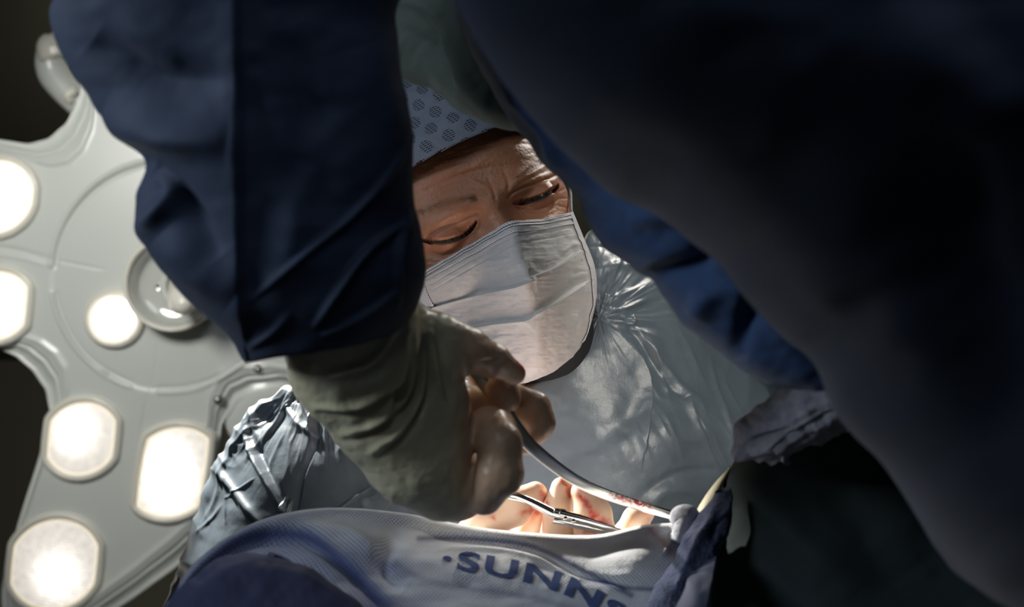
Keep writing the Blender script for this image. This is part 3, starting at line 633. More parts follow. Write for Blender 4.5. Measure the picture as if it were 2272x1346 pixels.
def gowndisp(q, v, U, V, n):
    X = np.c_[q, np.zeros(len(q))]
    sh = np.exp(-((q[:, 0]-620)/150)**2-((q[:, 1]-900)/120)**2)   # crumpled shoulder
    nearedge = sstep(.45, .17, V)
    r = 1.2*fbm(X/np.array([90, 70, 1]), 41, 3)
    # long crumples fanning away from the shoulder seam
    a = np.arctan2(q[:, 1]-790, q[:, 0]-720); rad = np.hypot(q[:, 0]-720, q[:, 1]-790)
    r += (2.4*ridge(np.c_[a*5.5, rad/170, a*0], 43)+1.3*ridge(np.c_[a*15, rad/90, a*0], 44)+.5*ridge(np.c_[a*30, rad/60, a*0], 46))*sh*.85
    r += (1.8*ridge(np.c_[q[:, 0]/34-q[:, 1]/60, q[:, 1]/44, a*0], 45))*nearedge*sstep(900, 700, q[:, 0])
    r += folds(q, [([(470, 1000), (500, 1060), (590, 1180), (622, 1140)][:3], 9, 3.5), ([(548, 935), (560, 1000), (602, 1080), (640, 1150)], 7, 5), ([(565, 960), (590, 1040), (630, 1120)], 9, -4), ([(560, 905), (572, 980), (548, 1020)], 6, 3), ([(640, 870), (620, 930), (578, 985)], 6, 4), ([(655, 860), (640, 905), (655, 930)], 6, 3),
        ([(660, 865), (690, 930), (686, 950)], 5, 3.5), ([(690, 870), (700, 900), (690, 948)], 4, 3), ([(655, 935), (690, 960), (705, 975)], 8, 2.5), ([(722, 945), (690, 1020), (672, 1070), (660, 1140)], 4, -2.4, 's'), ([(500, 1040), (500, 1160)], 3, 1.5), ([(500, 1105), (545, 1075), (565, 1062)], 2.6, 1.0),
        ([(735, 955), (765, 985), (752, 1000)], 8, 2.0), ([(795, 1020), (806, 1030)], 6, 2.5), ([(620, 1140), (636, 1100)], 3, 2), ([(640, 1150), (645, 1110)], 3, 2), ([(700, 1170), (820, 1080)], 3, .8),
        ([(450, 1160), (480, 1100), (495, 1040), (530, 960)], 5, 1.6), ([(440, 1180), (470, 1150), (490, 1120)], 4, 1.3)])
    # collar gathers and the neck strap
    cg = np.exp(-((q[:, 0]-1380)/110)**2-((q[:, 1]-650)/95)**2)
    b = np.arctan2(q[:, 1]-705, q[:, 0]-1330)
    r += 1.8*ridge(np.c_[b*4.5, np.hypot(q[:, 0]-1330, q[:, 1]-705)/110, b*0], 51)*cg + .9*ridge(np.c_[b*11, q[:, 1]/60, b*0], 52)*cg
    rt = sstep(1330, 1480, q[:, 0])*sstep(1100, 950, q[:, 1])
    r += (2.2*ridge(np.c_[(q[:, 0]-q[:, 1]*.55)/62, (q[:, 1]+q[:, 0]*.5)/210, b*0], 55)+1.1*ridge(np.c_[(q[:, 0]-q[:, 1]*.45)/27, (q[:, 1]+q[:, 0]*.5)/120, b*0], 56))*rt
    r += folds(q, [([(1335, 700), (1385, 760), (1430, 820), (1442, 900), (1430, 1000)], 7, 4, 's'), ([(1370, 690), (1420, 760), (1480, 850), (1520, 885)], 7, -2.4), ([(1400, 720), (1470, 810), (1540, 890)], 8, 2.5), ([(1330, 705), (1400, 720), (1405, 700)], 4, 2.5), ([(1300, 545), (1370, 555), (1430, 570)], 5, -1.2), ([(1310, 600), (1380, 590), (1440, 610)], 8, 1.5),
        ([(1310, 640), (1350, 660), (1420, 640)], 6, 1.8), ([(1320, 670), (1370, 690), (1430, 668)], 5, 2), ([(1180, 1050), (1290, 1000), (1360, 960), (1440, 840)], 26, -2.5), ([(1460, 915), (1530, 880), (1620, 860)], 3, -.35), ([(1545, 930), (1570, 980), (1612, 1070)], 2.5, -1.6), ([(1575, 800), (1590, 870), (1618, 960), (1622, 1000)], 7, 3), ([(1690, 850), (1700, 930), (1690, 960)], 6, 3),
        ([(1640, 780), (1660, 860), (1650, 900)], 8, 2), ([(1560, 1090), (1480, 1090), (1440, 1130)], 14, 2), ([(1600, 1040), (1500, 1050), (1420, 1100)], 10, -1.6)])
    return r
v, f, uv = sheet(gw, 560, 900, gowndisp)
gown = mesh('gown', v, f, M['gown'], A, thick=.0012, off=-1)
# near-black filler standing in for the shadow inside the neck opening
v, f, uv = loft([(1080, 740, 1275, 650, .90, .13), (1110, 800, 1315, 700, .905, .15), (1120, 880, 1350, 790, .92, .17), (1080, 980, 1400, 900, .94, .17)], 60, 80)
mesh('neck_shadow_fill', v, f, M['black'], A)

# gloves of the surgeon, blood-stained
gl = N('latex_glove'); ob = gl.obj(); bl = gl.attr('blood'); nb = gl.noise(ob, 300, 4)
bm = gl.math('MULTIPLY', bl, gl.math('SMOOTH_MIN', gl.math('MULTIPLY', nb, 1.7), 1, .1))
gl.set(Base_Color=gl.mix(bm, gl.mix(gl.noise(ob, 60, 3), rgb(.82, .60, .44), rgb(.76, .50, .34)), rgb(.55, .03, .02)), Roughness=.42, Subsurface_Weight=.25, Subsurface_Scale=.006)
gl.bump(gl.noise(ob, 700, 3), .2, .0006); M['glove'] = gl.m
def bloodmap(q, spots):
    r = np.zeros(len(q)); q = q+np.stack([fbm(np.c_[q/13, 0*q[:, :1]], 181, 3), fbm(np.c_[q/13, 0*q[:, :1]], 185, 3)], -1)*4
    for pts, wd, am in spots:
        d_, _, _ = dist_poly(q, pts); r += am*np.exp(-(d_/wd)**2)
    return np.clip(r, 0, 1)
SP = [([(1093, 1146), (1096, 1150)], 6, 1.3), ([(1160, 1140), (1180, 1130), (1195, 1135)], 8, .8), ([(1200, 1090), (1212, 1120)], 6, .8), ([(1246, 1062), (1262, 1090), (1266, 1100)], 5, 1.1), ([(1288, 1100), (1304, 1112), (1316, 1146)], 4.5, 1.2), ([(1285, 1085), (1300, 1120), (1330, 1150)], 13, .5), ([(1320, 1150), (1345, 1160)], 9, .7), ([(1430, 1130), (1445, 1160)], 7, .4), ([(1300, 1180), (1320, 1180)], 5, .9)]
v, f = hand([[(1110, 1300, .69, 18), (1060, 1400, .72, 24), (960, 1560, .80, 28)]],
            [[(1085, 1260, .680, 13), (1045, 1200, .672, 11.5), (1078, 1152, .668, 11.5), (1140, 1125, .668, 11), (1188, 1094, .672, 7)], [(1130, 1270, .69, 11), (1150, 1215, .688, 10), (1188, 1150, .684, 8.2), (1203, 1122, .682, 7)]], .0009, 7, 4)
mesh('glove', v, f, M['glove'], A, colors={'blood': bloodmap(pix(v), SP)})
v, f = hand([[(1250, 1300, .69, 17), (1370, 1310, .695, 17)], [(1310, 1310, .69, 22), (1360, 1420, .73, 25), (1400, 1600, .80, 28)]],
            [[(1235, 1290, .680, 10), (1236, 1190, .672, 9.8), (1240, 1125, .668, 9.0), (1246, 1082, .668, 6.3)],
             [(1330, 1290, .675, 12), (1322, 1190, .663, 12), (1312, 1140, .659, 11.6), (1296, 1095, .660, 8)],
             [(1212, 1290, .690, 7), (1213, 1200, .684, 7.0), (1218, 1150, .682, 5.5)],
             [(1370, 1290, .690, 9), (1392, 1190, .681, 9), (1412, 1152, .678, 8), (1432, 1138, .677, 5.5)]], .0009, 6, 3.5)
mesh('glove', v, f, M['glove'], A, colors={'blood': bloodmap(pix(v), SP)})

# ------------------------------------------------------------------ person B: leaning in from the right, close to the camera
B = empty('person', PV((1900, 1500, .42)), 'person in dark navy gown leaning in from the right, gloved hand gripping a retractor', 'person')
def sleevedisp(q, v, T, V, n):
    X = np.c_[q, np.zeros(len(q))]
    r = 1.6*fbm(X/np.array([160, 130, 1]), 61, 3)
    r += folds(q, [([(520, -50), (525, 150), (530, 400), (532, 600), (545, 760)], 24, 5, 's'), ([(200, 90), (330, 170), (500, 180)], 45, -8), ([(230, 260), (400, 300), (510, 310)], 45, 9), ([(330, 370), (400, 440), (500, 560)], 32, -8), ([(335, 380), (372, 430), (330, 500)], 22, 7), ([(360, 520), (440, 600), (520, 660)], 45, 5),
        ([(700, 720), (750, 640), (810, 560), (890, 500)], 7, 4), ([(720, 300), (640, 560), (610, 660)], 40, 3), ([(560, 660), (680, 560), (800, 460), (900, 300)], 8, 2.5), ([(720, 740), (810, 690), (880, 640)], 6, 3), ([(905, 470), (885, 560), (878, 680)], 9, 3), ([(640, 60), (700, 300), (690, 500)], 55, -4), ([(800, 100), (860, 300), (850, 430)], 50, 5), ([(550, 775), (600, 740), (640, 700)], 9, 2)])
    return r
v, f, uv = loft([(150, -260, 930, -300, .47, .12), (160, -120, 905, -130, .47, .12), (172, -10, 878, 0, .47, .115), (134, 60, 880, 60, .475, .11), (200, 205, 893, 190, .48, .105), (322, 345, 908, 360, .485, .10), (312, 450, 920, 460, .49, .098), (350, 565, 944, 585, .495, .095), (440, 680, 935, 650, .50, .09), (520, 745, 912, 700, .505, .085), (555, 800, 866, 748, .51, .08), (590, 790, 840, 745, .512, .07), (620, 740, 830, 700, .513, .065)], 460, 420, 2.3, sleevedisp)
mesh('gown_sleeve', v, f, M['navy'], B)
def torsodisp(q, v, T, V, n):
    X = np.c_[q, np.zeros(len(q))]
    return 3*fbm(X/np.array([300, 240, 1]), 71, 3)+folds(q, [([(1300, 350), (1600, 560), (1800, 760)], 60, 4), ([(1500, 200), (1900, 600), (2200, 900)], 120, 5), ([(2100, 300), (2150, 700), (2250, 1000)], 90, -8), ([(1750, 900), (1900, 700), (2100, 640)], 70, -4)])
v, f, uv = loft([(870, -500, 2700, -900, .33, .30), (930, -250, 2800, -700, .33, .30), (1005, -20, 2900, -400, .33, .30), (1130, 190, 3000, -100, .325, .30), (1290, 330, 3050, 200, .32, .30), (1500, 430, 3100, 500, .32, .30), (1690, 560, 3150, 800, .32, .30), (1860, 760, 3200, 1050, .32, .30), (1990, 950, 3200, 1300, .32, .30), (2150, 1150, 3250, 1500, .32, .30), (2330, 1400, 3300, 1800, .33, .3)], 300, 300, 2.6, torsodisp)
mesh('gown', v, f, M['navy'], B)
def armdisp(q, v, T, V, n):
    X = np.c_[q, np.zeros(len(q))]
    return 2*fbm(X/np.array([110, 90, 1]), 81, 3)+folds(q, [([(1440, 620), (1530, 590), (1620, 520)], 22, -9), ([(1390, 480), (1500, 470), (1600, 440)], 25, 6), ([(1290, 330), (1360, 400), (1480, 430)], 26, -7), ([(1640, 780), (1660, 700), (1710, 600)], 20, -7), ([(1120, 200), (1200, 280), (1250, 380)], 16, 4), ([(1540, 700), (1580, 640)], 30, 5), ([(1700, 700), (1800, 760)], 30, 4), ([(1560, 640), (1700, 640)], 25, 3)])
v, f, uv = loft([(960, -300, 1300, -420, .50, .10), (1000, -60, 1420, -200, .50, .10), (1040, 90, 1500, -60, .50, .10), (1120, 250, 1560, 60, .495, .10), (1235, 380, 1640, 170, .49, .10), (1330, 520, 1700, 300, .485, .10), (1430, 620, 1790, 420, .48, .095), (1530, 720, 1880, 560, .475, .09), (1640, 810, 1930, 670, .47, .085), (1735, 868, 1960, 760, .47, .08), (1790, 860, 1950, 800, .47, .06)], 320, 280, 2.4, armdisp)
mesh('lit_gown_sleeve', v, f, M['litsleeve'], B)
gg = [[(840, -160, .62), (900, -200, .60), (980, -200, .58), (1080, -160, .56)], [(850, -30, .62), (910, -40, .60), (985, -40, .575), (1080, 0, .56)], [(850, 60, .62), (905, 60, .60), (1000, 70, .575), (1080, 110, .56)],
      [(852, 118, .62), (920, 140, .61), (1010, 170, .585), (1120, 200, .57)], [(856, 136, .622), (960, 190, .612), (1050, 240, .59), (1170, 290, .575)], [(850, 150, .63), (950, 196, .622), (1050, 250, .605), (1170, 305, .59)], [(830, 120, .66), (940, 170, .65), (1050, 220, .64), (1160, 280, .62)]]
v, f, uv = sheet(gg, 160, 160, lambda q, v, U, V, n: 2.2*fbm(np.c_[q/np.array([60, 80]), np.zeros(len(q))], 91, 3)+folds(q, [([(880, 0), (960, 20), (1000, 100)], 14, 4), ([(1000, 80), (1040, 180), (1110, 250)], 20, 4), ([(900, 60), (960, 110), (1000, 180)], 20, -4)]))
mesh('gown_tie_panel', v, f, M['greygreen'], B, thick=.002)

# glove of the second surgeon
gb = N('yellowish_latex_glove'); ob = gb.obj(); bl = gb.attr('blood')
cg_ = gb.mix(gb.noise(ob, 40, 3), rgb(.62, .59, .42), rgb(.52, .48, .32)); cg_ = gb.mix(gb.attr('thin'), cg_, rgb(.62, .42, .29)); cg_ = gb.mix(bl, cg_, rgb(.5, .05, .02))
gb.set(Base_Color=cg_, Roughness=.38, Subsurface_Weight=.2, Subsurface_Scale=.006)
gb.bump(gb.noise(ob, 400, 3), .25, .0008); M['glove2'] = gb.m
v, f = hand([[(745, 620, .512, 29), (775, 720, .525, 30), (790, 800, .545, 31), (868, 900, .560, 30), (930, 1000, .570, 27), (980, 1068, .577, 20)],
             [(890, 720, .545, 14), (938, 790, .552, 18), (960, 900, .562, 16.5), (966, 1040, .572, 12.5)]],
            [[(915, 745, .550, 14), (970, 752, .553, 12.5), (1035, 776, .560, 11.5), (1095, 800, .570, 8.5), (1140, 828, .578, 6)],
             [(990, 900, .585, 11), (1040, 895, .592, 9), (1092, 905, .594, 8), (1118, 880, .590, 8.5), (1105, 852, .586, 8.3)],
             [(985, 930, .590, 12), (1040, 900, .602, 10), (1130, 888, .604, 9.5), (1182, 908, .602, 9.6), (1192, 938, .602, 9.2), (1168, 978, .606, 7.5)],
             [(960, 1010, .600, 12), (1030, 965, .592, 10), (1088, 948, .574, 10.5), (1108, 985, .558, 11), (1108, 1050, .556, 11.5), (1072, 1098, .566, 10)],
             [(960, 1060, .582, 16), (1020, 1100, .580, 12), (1058, 1094, .582, 10)]], .0011, 8, 4)
q = pix(v)
n = None
def glove_wr(q, v):
    fan = []
    for x0, pts in ((0, [(905, 730), (870, 840), (790, 900), (700, 905)]), (0, [(922, 735), (905, 860), (850, 930), (760, 965)]), (0, [(938, 740), (935, 860), (890, 950), (830, 1000)]), (0, [(880, 725), (820, 800), (730, 830)]), (0, [(955, 745), (970, 830), (985, 880)]), (0, [(895, 760), (860, 900), (820, 940)])):
        fan.append((pts, 9, 3.2)); fan.append(([(a+15, b+10) for a, b in pts], 9, -2.8))
    fan += [([(930, 1085), (990, 1070), (1010, 1020)], 7, -1.0), ([(1060, 1000), (1045, 1060), (1050, 1120)], 5, -1.0), ([(1000, 1110), (1010, 1040)], 5, -1.0), ([(1070, 800), (1110, 800)], 4, -.8)]
    return folds(q, fan)+.5*fbm(np.c_[q/30, v[:, 2]*60], 95, 3)
ff = f.astype(int); nn = vnormals(v, ff)
if np.mean(np.sum(nn*(v-v.mean(0)), 1)) < 0: nn = -nn
fr_ = sstep(.1, -.3, nn[:, 2])
v = v+nn*(glove_wr(q, v)*fr_*.001)[:, None]
thin = sstep(985, 1060, q[:, 0])
mesh('glove', v, f, M['glove2'], B, colors={'blood': bloodmap(q, [([(1150, 805), (1163, 822)], 4, 1.0), ([(1175, 925), (1185, 930)], 10, .18)]), 'thin': thin})

# ------------------------------------------------------------------ instruments
qs = N('blood_specked_steel'); bl = qs.attr('blood'); nb = qs.noise(qs.obj(), 420, 3)
qs.set(Base_Color=qs.mix(qs.math('MULTIPLY', bl, qs.math('GREATER_THAN', nb, .48)), rgb(.72, .70, .66), rgb(.35, .01, .01)), Roughness=.24, Metallic=qs.math('SUBTRACT', 1, qs.math('MULTIPLY', bl, .8))); M['retr'] = qs.m
def bar(pts, wid, th_, m=160):
    """flat curved bar with rounded edges: wid mm across in the view plane, th_ mm deep"""
    c = crom(cs(np.array(pts, float)), np.linspace(0, 1, m)); w_ = crom(np.array(wid, float)[:, None], np.linspace(0, 1, m))[:, 0]*.0005
    tg = np.gradient(c, axis=0); tg /= np.linalg.norm(tg, axis=1, keepdims=True)
    s = np.cross(tg, [0, .35, 1.0]); s /= np.linalg.norm(s, axis=1, keepdims=True); b = np.cross(s, tg)
    t = np.linspace(0, 2*np.pi, 20, endpoint=False); co = np.sign(np.cos(t))*np.abs(np.cos(t))**.7; si = np.sign(np.sin(t))*np.abs(np.sin(t))**.7
    v = c[:, None]+s[:, None]*(w_[:, None, None]*co[None, :, None])+b[:, None]*(th_*.0005*si[None, :, None])
    v = np.concatenate([c[None, 0], v.reshape(-1, 3), c[None, -1]]); f = (grid_faces(m, 20, True)+1).tolist()
    f += [[0, 1+(k+1) % 20, 1+k] for k in range(20)]; e = len(v)-1; f += [[e, e-20+k, e-20+(k+1) % 20] for k in range(20)]
    return v, f
v, f = bar([(1040, 815, .578), (1062, 838, .580), (1100, 880, .584), (1150, 955, .590), (1200, 1008, .597), (1290, 1072, .612), (1400, 1115, .630), (1485, 1140, .645), (1524, 1151, .648)], [7, 7.5, 7.5, 7.5, 7, 6.5, 6, 5.5, 5], 2.6)
R_ = mesh_l('retractor', v, f, M['retr'], None, colors={'blood': bloodmap(pix(v), [([(1362, 1098), (1380, 1104)], 9, 1), ([(1400, 1108), (1420, 1116)], 9, 1.2), ([(1430, 1120), (1440, 1124)], 6, .9)])})
tag(R_, 'curved flat steel retractor with blood specks, gripped by the nearer gloved hand', 'surgical retractor')
ND = empty('needle_holder', PV((1250, 1130, .655)), 'shiny steel scissor-like clamp lying across the blood-stained gloved fingers', 'surgical clamp')
def sub(name, pts, rad, flat=.6, par=ND, mt='steel'):
    v, f = tube(cs(np.array(pts, float)), rad, 18, 70, flat); return mesh_l(name, v, f, M[mt], par)
sub('shank', [(1105, 1082, .650), (1128, 1095, .650), (1150, 1100, .650), (1190, 1118, .650), (1232, 1140, .649)], [.0014, .0016, .0019, .0022, .0024])
sub('shank', [(1100, 1094, .652), (1130, 1103, .652), (1170, 1113, .653), (1215, 1137, .652), (1236, 1144, .650)], [.0012, .0013, .0015, .0018, .002])
j_ = sub('box_joint', [(1228, 1136, .648), (1250, 1142, .648), (1278, 1150, .648)], [.0026, .0034, .0028], .7)
sub('jaw', [(1240, 1139, .647), (1290, 1152, .647), (1340, 1168, .648), (1390, 1184, .650)], [.0026, .0026, .0022, .0016])
sub('jaw', [(1228, 1152, .648), (1250, 1156, .648), (1300, 1168, .649), (1350, 1180, .650)], [.0024, .0026, .0022, .0016])
for x, y in ((1254, 1150), (1272, 1156)): sub('rivet', [(x, y, .6455), (x+.6, y+.3, .6448), (x+1, y+.5, .6440)], [.0011, .0013, .0006], 1, j_)
# finger ring behind the hand
t = np.linspace(0, 2*np.pi, 25); rp = np.stack([1075+22*np.cos(t), 1070+16*np.sin(t), .652+0*t], -1); sub('finger_ring', rp, [.0014]*25)

# ------------------------------------------------------------------ towels and drapes
tw = N('blue_white_woven_towel'); sep = tw.n('ShaderNodeSeparateXYZ', i={0: tw.uv()}); u, vv = sep.outputs[0], sep.outputs[1]
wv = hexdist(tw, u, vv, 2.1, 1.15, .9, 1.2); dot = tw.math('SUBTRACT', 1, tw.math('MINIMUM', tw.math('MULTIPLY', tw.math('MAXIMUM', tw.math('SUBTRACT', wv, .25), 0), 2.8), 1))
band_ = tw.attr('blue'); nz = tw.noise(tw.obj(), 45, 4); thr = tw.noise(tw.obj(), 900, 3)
c = tw.mix(tw.math('MULTIPLY', dot, tw.math('ADD', .12, tw.math('MULTIPLY', band_, .85))), tw.mix(tw.attr('shade_tint'), rgb(.84, .86, .88), rgb(.30, .33, .44)), rgb(.05, .085, .24))  # blue-grey mix paints shade on the towel's left and lower front
c = tw.mix(tw.attr('stripe_shade'), c, rgb(.05, .07, .19)); c = tw.mix(tw.math('MULTIPLY', tw.attr('blood'), .5), c, rgb(.45, .08, .06))
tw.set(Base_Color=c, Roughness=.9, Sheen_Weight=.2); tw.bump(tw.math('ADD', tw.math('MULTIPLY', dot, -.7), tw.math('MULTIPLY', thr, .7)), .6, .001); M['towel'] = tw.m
ft = [
 [(330, 1400, .60), (440, 1290, .64), (590, 1190, .67), (750, 1160, .69), (900, 1180, .71), (1050, 1210, .72), (1200, 1235, .73), (1340, 1220, .73), (1460, 1200, .72), (1555, 1190, .71)],
 [(365, 1345, .535), (440, 1240, .565), (560, 1160, .595), (710, 1127, .615), (880, 1136, .625), (1040, 1166, .628), (1180, 1182, .625), (1320, 1186, .622), (1430, 1164, .620), (1540, 1158, .620)],
 [(372, 1375, .525), (470, 1268, .553), (590, 1190, .580), (740, 1160, .600), (890, 1172, .608), (1040, 1200, .610), (1180, 1215, .608), (1310, 1215, .606), (1430, 1192, .604), (1540, 1185, .606)],
 [(385, 1420, .515), (520, 1305, .540), (650, 1230, .562), (780, 1205, .582), (910, 1218, .590), (1050, 1240, .594), (1180, 1255, .594), (1310, 1255, .594), (1430, 1240, .594), (1530, 1235, .597)],
 [(400, 1480, .505), (560, 1390, .53), (700, 1310, .548), (820, 1270, .566), (930, 1270, .576), (1060, 1290, .581), (1190, 1305, .582), (1310, 1310, .582), (1420, 1300, .584), (1510, 1300, .587)],
 [(420, 1580, .49), (600, 1500, .515), (740, 1440, .53), (860, 1390, .548), (970, 1370, .558), (1080, 1380, .563), (1200, 1390, .566), (1310, 1395, .568), (1410, 1390, .57), (1490, 1390, .573)],
 [(440, 1700, .477), (620, 1640, .50), (760, 1600, .513), (880, 1560, .53), (980, 1540, .54), (1085, 1540, .545), (1205, 1540, .548), (1312, 1545, .55), (1410, 1540, .552), (1490, 1540, .555)],
 [(420, 1900, .465), (620, 1880, .48), (770, 1850, .49), (890, 1830, .505), (990, 1820, .515), (1090, 1820, .52), (1207, 1820, .525), (1315, 1820, .53), (1413, 1820, .53), (1493, 1820, .53)],
 [(300, 2300, .45), (600, 2300, .46), (780, 2300, .47), (900, 2300, .48), (1000, 2300, .49), (1100, 2300, .50), (1210, 2300, .50), (1320, 2300, .50), (1420, 2300, .50), (1500, 2300, .50)]]
LT = [(985, 1218), (1100, 1232), (1200, 1252), (1290, 1284), (1360, 1325), (1400, 1360)]
def towdisp(q, v, U, V, n):
    r = 1.3*fbm(np.c_[q/np.array([140, 60]), np.zeros(len(q))], 101, 3)*sstep(.2, .4, V)
    r += folds(q, [([(400, 1330), (520, 1210), (620, 1185), (700, 1200), (780, 1270), (840, 1330)], 16, -7), ([(900, 1300), (860, 1270), (850, 1230), (880, 1190)], 20, -4), ([(950, 1190), (1060, 1195), (1180, 1215), (1290, 1270), (1400, 1300)], 9, -3), ([(980, 1215), (1100, 1218), (1200, 1240), (1290, 1280)], 6, 1.2), ([(1290, 1230), (1360, 1215), (1440, 1200)], 20, -2), ([(1450, 1290), (1380, 1275), (1300, 1250)], 18, .6), ([(620, 1165), (760, 1180), (840, 1230)], 16, 3), ([(1500, 1160), (1490, 1200), (1470, 1230)], 8, 3)])
    return r
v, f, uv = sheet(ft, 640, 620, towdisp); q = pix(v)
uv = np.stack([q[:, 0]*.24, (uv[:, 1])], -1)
blue = .55*sstep(1000, 800, q[:, 0])+np.clip(.45+.55*fbm(np.c_[q/np.array([150, 50]), np.zeros(len(q))], 111, 3), 0, 1)+.6*np.exp(-((q[:, 0]-1340)/90)**2-((q[:, 1]-1235)/28)**2)-1.1*np.exp(-((q[:, 1]-np.interp(q[:, 0], [944, 1132, 1300, 1430, 1520], [1160, 1186, 1198, 1170, 1162]))/22)**2)*sstep(900, 1100, q[:, 0])*sstep(1480, 1430, q[:, 0])  # blue weave patches; dots fade along the ridge to paint its burnt-out highlight
stripe_shade = np.zeros(len(q))
for pts, wd, am in (([(400, 1330), (520, 1210), (620, 1185), (700, 1200), (780, 1270), (850, 1346)], 22, 1), ([(930, 1194), (1060, 1196), (1180, 1212), (1290, 1262), (1400, 1320)], 7, .75), ([(880, 1250), (960, 1290), (1200, 1330), (1350, 1380)], 9, .35), ([(1290, 1285), (1380, 1302), (1470, 1308)], 6, .7)):  # first band paints the fold shadow between two layers, the rest are stripes
    d_, _, _ = dist_poly(q, crom(pts, np.linspace(0, 1, 30))); stripe_shade += am*np.exp(-(d_/wd)**2)
d_, _, s_ = dist_poly(q, crom([(400, 1350), (520, 1225), (620, 1200), (700, 1215), (780, 1285), (840, 1346)], np.linspace(0, 1, 30)))
towel = mesh('surgical_towel', v, f, M['towel'], None, uv=uv, colors={'shade_tint': .75*sstep(1080, 800, q[:, 0])*np.clip(blue, 0, 1)+.45*sstep(1225, 1300, q[:, 1]-.18*(q[:, 0]-1000))*sstep(1500, 1300, q[:, 0]), 'blue': np.clip(blue, 0, 1), 'stripe_shade': np.clip(stripe_shade, 0, 1), 'blood': bloodmap(q, [([(1440, 1175), (1480, 1210), (1500, 1235)], 9, .9)])}, thick=.0022, off=-1)
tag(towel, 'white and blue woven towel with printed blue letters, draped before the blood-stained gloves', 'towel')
TV = v; TQ = q
# printed letters, laid on the towel
M['print'] = plain('dark_blue_print', (.06, .09, .22), .9)
def letters(txt, path, height, name):
    """letters follow the path on the towel; every letter outline is laid onto the cloth"""
    C_ = crom(path, np.linspace(0, 1, 200)); L = np.r_[0, np.cumsum(np.linalg.norm(np.diff(C_, axis=0), axis=1))]
    cu = bpy.data.curves.new('tmp', 'FONT'); cu.body = txt; cu.size = 1; cu.offset = .035; cu.space_character = 1.15
    o = bpy.data.objects.new('tmp', cu); COL.objects.link(o); dg = bpy.context.evaluated_depsgraph_get(); ev = o.evaluated_get(dg); me = ev.to_mesh()
    import bmesh as bmm
    bm_ = bmm.new(); bm_.from_mesh(me); bmm.ops.triangulate(bm_, faces=bm_.faces[:])
    for _ in range(2): bmm.ops.subdivide_edges(bm_, edges=[e for e in bm_.edges if e.calc_length() > .06], cuts=1)
    bmm.ops.triangulate(bm_, faces=bm_.faces[:])
    vs_ = np.array([p.co[:] for p in bm_.verts]); fs = [[p.index for p in fc.verts] for fc in bm_.faces]; bm_.free()
    ev.to_mesh_clear(); bpy.data.objects.remove(o)
    W = vs_[:, 0].max(); sc = L[-1]/W; s = vs_[:, 0]*sc; cx = np.interp(s, L, C_[:, 0]); cy = np.interp(s, L, C_[:, 1])
    tx = np.gradient(C_[:, 0]); ty = np.gradient(C_[:, 1]); tn = np.hypot(tx, ty); nx, ny = np.interp(s, L, ty/tn), np.interp(s, L, -tx/tn)
    hh = vs_[:, 1]*height/.72; X = cx+nx*hh; Y = cy+ny*hh
    out_ = []
    sel = np.nonzero((TQ[:, 0] > 930) & (TQ[:, 0] < 1450) & (TQ[:, 1] > 1190) & (TQ[:, 1] < 1400) & (TV[:, 2] < .612) & (np.arange(len(TV)) > 620*150))[0]; Qs = TQ[sel]; Zs = TV[sel, 2]
    for a, b in zip(X, Y):
        d_ = np.hypot(Qs[:, 0]-a, Qs[:, 1]-b); k = np.argsort(d_)[:4]; w_ = 1/(d_[k]+.1); out_.append((a, b, (Zs[k]*w_).sum()/w_.sum()-.0012))
    o = mesh_l(name, cs(np.array(out_)), fs, M['print'], towel); return o
letters('·SUNNS', [(975, 1256), (1100, 1276), (1200, 1298), (1290, 1334), (1375, 1385)], 42, 'printed_lettering')

# navy drape at lower left
nd = [[(350, 1420, .497), (430, 1335, .507), (520, 1275, .520), (645, 1280, .527), (775, 1355, .522), (885, 1430, .518)], [(345, 1370, .500), (420, 1290, .510), (510, 1232, .524), (640, 1240, .531), (770, 1320, .526), (880, 1400, .522)], [(350, 1400, .495), (430, 1303, .503), (520, 1244, .516), (650, 1256, .522), (790, 1337, .517), (900, 1420, .513)],
      [(360, 1430, .488), (440, 1330, .495), (540, 1275, .506), (670, 1290, .512), (790, 1365, .508), (890, 1440, .505)], [(370, 1520, .485), (460, 1440, .480), (570, 1400, .488), (690, 1410, .492), (800, 1460, .49), (900, 1520, .49)], [(380, 1640, .47), (480, 1560, .475), (590, 1520, .48), (700, 1530, .485), (810, 1580, .485), (910, 1640, .485)],
      [(330, 1850, .455), (460, 1800, .452), (595, 1780, .455), (720, 1790, .458), (850, 1820, .46), (960, 1860, .46)],
      [(200, 2400, .43), (420, 2400, .42), (600, 2400, .42), (760, 2400, .42), (900, 2400, .42), (1050, 2400, .43)]]
v, f, uv = sheet(nd, 160, 220, lambda q, v, U, V, n: 1.2*fbm(np.c_[q/70, np.zeros(len(q))], 121, 3))
tag(mesh('table_drape', v, f, M['navydrape'], None, thick=.002, off=-1), 'dark navy drape folded below the left end of the printed towel', 'drape')

